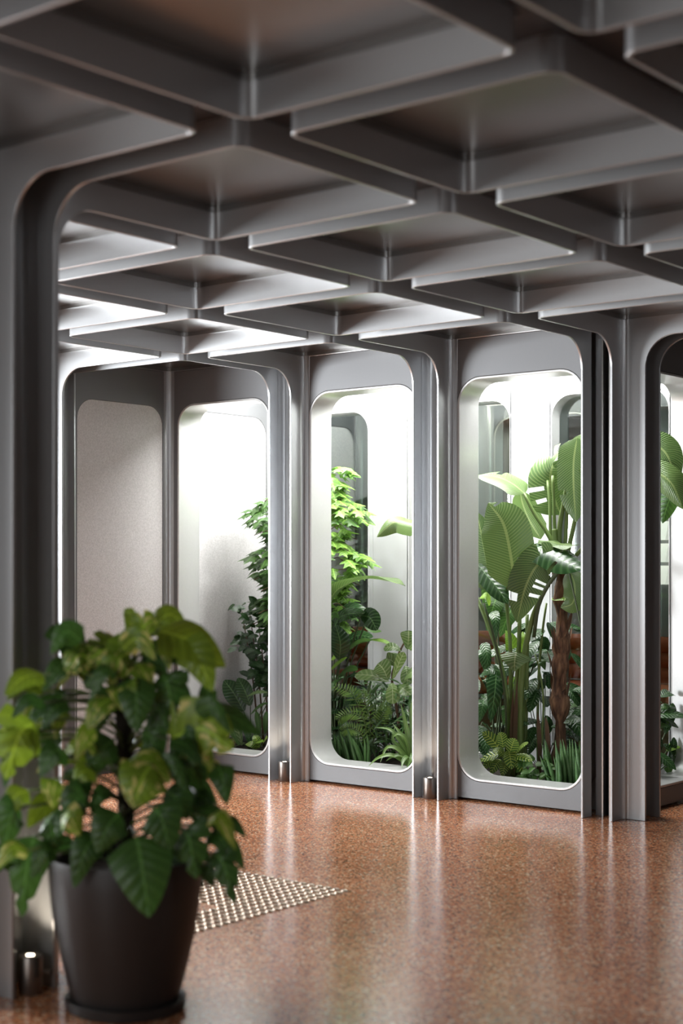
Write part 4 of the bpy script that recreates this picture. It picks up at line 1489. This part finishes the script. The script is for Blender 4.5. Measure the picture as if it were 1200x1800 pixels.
mon = [
    # base, tip, half width, kind(0 marbled 1 deep), facing, depth base, depth tip, notch
    ((280, 1108), (396, 1172), 0.085, 0, 'mix', 4.25, 4.2, 3), ((318, 1130), (374, 1216), 0.062, 0, 'cam', 4.22, 4.18, 0), ((268, 1105), (330, 1108), 0.05, 0, 'mix', 4.35, 4.35, 0),
    ((225, 1140), (150, 1165), 0.075, 0, 'mix', 4.25, 4.2, 5), ((228, 1150), (195, 1205), 0.055, 0, 'cam', 4.2, 4.15, 4), ((235, 1120), (220, 1088), 0.022, 0, 'cam', 4.3, 4.3, 0),
    ((240, 1125), (275, 1092), 0.045, 0, 'cam', 4.3, 4.3, 4), ((135, 1150), (78, 1118), 0.05, 1, 'mix', 4.3, 4.25, 0), ((130, 1160), (128, 1120), 0.04, 1, 'mix', 4.32, 4.32, 0),
    ((75, 1185), (8, 1222), 0.045, 0, 'mix', 4.2, 4.12, 0), ((135, 1170), (75, 1215), 0.045, 1, 'mix', 4.25, 4.2, 3), ((165, 1165), (110, 1195), 0.05, 0, 'mix', 4.22, 4.2, 4),
    ((110, 1225), (48, 1275), 0.035, 1, 'mix', 4.2, 4.15, 0), ((150, 1210), (190, 1190), 0.05, 1, 'mix', 4.3, 4.3, 0), ((60, 1270), (10, 1370), 0.075, 0, 'cam', 4.15, 4.1, 4),
    ((240, 1190), (240, 1288), 0.060, 1, 'cam', 4.15, 4.1, 0), ((285, 1185), (305, 1262), 0.06, 1, 'cam', 4.2, 4.18, 5), ((250, 1175), (325, 1165), 0.06, 1, 'mix', 4.25, 4.25, 0),
    ((355, 1250), (458, 1292), 0.052, 1, 'mix', 4.25, 4.2, 0), ((362, 1248), (372, 1215), 0.03, 1, 'cam', 4.3, 4.3, 3), ((300, 1300), (408, 1318), 0.085, 0, 'cam', 4.15, 4.08, 5),
    ((265, 1345), (235, 1420), 0.080, 0, 'cam', 4.05, 4.0, 3), ((215, 1350), (300, 1375), 0.07, 0, 'mix', 4.1, 4.05, 3), ((300, 1345), (360, 1395), 0.065, 1, 'cam', 4.2, 4.2, 0),
    ((290, 1330), (345, 1345), 0.05, 1, 'mix', 4.2, 4.2, 0), ((160, 1330), (112, 1325), 0.04, 0, 'mix', 4.2, 4.2, 0), ((120, 1330), (70, 1365), 0.05, 1, 'mix', 4.15, 4.1, 3),
    ((100, 1370), (92, 1420), 0.045, 0, 'cam', 4.1, 4.08, 0), ((50, 1390), (5, 1450), 0.045, 0, 'mix', 4.12, 4.1, 3), ((35, 1420), (8, 1500), 0.055, 1, 'cam', 4.1, 4.1, 3),
    ((110, 1430), (140, 1470), 0.045, 0, 'cam', 4.08, 4.06, 0), ((60, 1470), (38, 1612), 0.055, 1, 'cam', 4.12, 4.1, 4), ((100, 1500), (55, 1545), 0.04, 1, 'mix', 4.1, 4.08, 0),
    ((345, 1420), (402, 1470), 0.045, 1, 'mix', 4.15, 4.1, 3), ((365, 1465), (412, 1520), 0.04, 1, 'mix', 4.12, 4.1, 3), ((372, 1500), (412, 1588), 0.045, 1, 'cam', 4.12, 4.08, 4),
    ((240, 1470), (262, 1612), 0.095, 1, 'cam', 4.03, 3.98, 3), ((170, 1470), (130, 1560), 0.05, 1, 'cam', 4.08, 4.05, 0), ((320, 1460), (345, 1545), 0.06, 1, 'cam', 4.08, 4.05, 4),
    ((210, 1430), (170, 1500), 0.06, 1, 'cam', 4.06, 4.03, 0), ((270, 1420), (300, 1500), 0.07, 1, 'cam', 4.05, 4.02, 3), ((150, 1400), (120, 1470), 0.055, 1, 'cam', 4.1, 4.08, 0),
    ((200, 1300), (160, 1360), 0.06, 1, 'cam', 4.2, 4.18, 3), ((250, 1290), (280, 1340), 0.06, 1, 'cam', 4.2, 4.16, 0), ((190, 1240), (170, 1290), 0.05, 1, 'cam', 4.25, 4.22, 0),
    ((340, 1395), (350, 1450), 0.055, 1, 'cam', 4.2, 4.18, 0), ((215, 1210), (215, 1250), 0.05, 0, 'cam', 4.15, 4.12, 0), ((130, 1385), (150, 1420), 0.05, 1, 'cam', 4.2, 4.2, 0),
    ((290, 1390), (330, 1440), 0.06, 1, 'cam', 4.12, 4.1, 3), ((80, 1440), (100, 1500), 0.05, 1, 'cam', 4.14, 4.12, 0),
]
rm = random.Random(77)
for k in range(62):          # smaller leaves filling the crown
    v_ = rm.uniform(1120, 1540)
    half = 60 + 130 * min(1.0, (v_ - 1090) / 190)
    u_ = max(14, min(395, 205 + rm.uniform(-half, half)))
    dd = 4.3 + rm.uniform(-0.2, 0.12) - (0.06 if v_ > 1400 else 0)
    an = rm.uniform(-0.5, 1.4) if u_ > 205 else rm.uniform(1.75, 3.6)
    ln = rm.uniform(38, 72)
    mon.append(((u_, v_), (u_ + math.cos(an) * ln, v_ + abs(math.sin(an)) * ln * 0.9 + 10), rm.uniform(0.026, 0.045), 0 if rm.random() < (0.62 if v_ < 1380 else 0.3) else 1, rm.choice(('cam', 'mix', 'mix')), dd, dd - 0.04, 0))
PLAIN = set(range(51, 90, 2)) | {0, 1, 2, 5, 9, 14, 25, 28, 47}
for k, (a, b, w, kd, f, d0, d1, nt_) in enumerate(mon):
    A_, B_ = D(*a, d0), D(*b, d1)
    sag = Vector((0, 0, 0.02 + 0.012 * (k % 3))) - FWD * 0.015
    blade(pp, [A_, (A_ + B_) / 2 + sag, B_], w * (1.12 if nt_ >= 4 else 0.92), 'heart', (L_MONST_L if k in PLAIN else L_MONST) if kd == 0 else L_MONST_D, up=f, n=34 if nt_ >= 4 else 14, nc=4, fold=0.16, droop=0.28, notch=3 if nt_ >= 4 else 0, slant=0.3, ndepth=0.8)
    zz = min(0.93, max(0.4, A_.z - 0.06))
    P0 = Vector((PX, PY, zz))
    stem(pp, [P0, (P0 + A_) / 2 + Vector((0, 0, 0.03)), A_], 0.0042, M_STEM if kd == 0 else M_STEM_D, 8, name='petiole', sides=6)

# ------------------------------------------------------------------ seats and lights in the corridor beyond
M_ORANGE = plain('orange_upholstery', (0.42, 0.09, 0.02), 0.7)
M_WOOD = plain('oak_board', (0.30, 0.17, 0.075), 0.5)
bq = empty('banquette', (5.66, 2.55, 0))
setp(bq, 'orange banquette with rolled back cushions seen through the plants', 'bench')


def part_box(name, x0, x1, y0, y1, z0, z1, mat, bev=0.004):
    bm = bmesh.new()
    box_bm(bm, x0 - 5.66, x1 - 5.66, y0 - 2.55, y1 - 2.55, z0, z1)
    return link(name, finish(name, bm), mat, bq, bev=bev)


part_box('base', 5.36, 5.78, 1.25, 3.90, 0.0, 0.40, M_WOOD)
part_box('edge_strip', 5.35, 5.36, 1.25, 3.90, 0.40, 0.425, ALU_LIN)
part_box('seat_cushion', 5.34, 5.78, 1.25, 3.90, 0.426, 0.515, M_ORANGE, 0.02)
for k in range(3):
    bm = bmesh.new()
    tube_bm(bm, [(5.725 - 5.66, 1.25 - 2.55, 0.575 + 0.09 * k), (5.725 - 5.66, 3.90 - 2.55, 0.575 + 0.09 * k)], 0.052, 16)
    link('back_roll', finish('back_roll', bm, 60), M_ORANGE, bq)
M_GLOW = plain('lit_louvre', (0.8, 0.76, 0.72), 0.4, 0, (1.0, 0.93, 0.86), 0.9)
lv = empty('wall_light', P(1163, 980, 5.86))
setp(lv, 'stack of glowing louvre blades on the far wall', 'lamp')
for k in range(4):
    c = P(1163, 893 + 39 * k, 5.86) - P(1163, 980, 5.86)
    bm = bmesh.new()
    vs = [bm.verts.new(Vector(q) + c) for q in ((0.0, -0.045, 0.055), (0.0, 0.045, 0.055), (-0.05, 0.045, -0.06), (-0.05, -0.045, -0.06), (0.04, -0.045, 0.055), (0.04, 0.045, 0.055), (0.04, 0.045, -0.06), (0.04, -0.045, -0.06))]
    for f in ((0, 1, 2, 3), (4, 7, 6, 5), (0, 4, 5, 1), (3, 2, 6, 7), (0, 3, 7, 4), (1, 5, 6, 2)):
        bm.faces.new([vs[i] for i in f])
    link('louvre', finish('louvre', bm), M_GLOW, lv)
# grow light fixtures over the bay
for k, gy in enumerate((1.62, 2.55, 3.48)):
    e = empty('grow_light', (4.48, gy, 2.59))
    setp(e, ('grow light panel above the bird of paradise', 'grow light panel above the fern', 'grow light panel above the plaster end wall')[k], 'lamp', 'grow lights over the bay')
    bm = bmesh.new()
    box_bm(bm, -0.26, 0.26, -0.42, 0.42, 0.0, 0.05)
    link('housing', finish('housing', bm), ALU, e, bev=0.004)
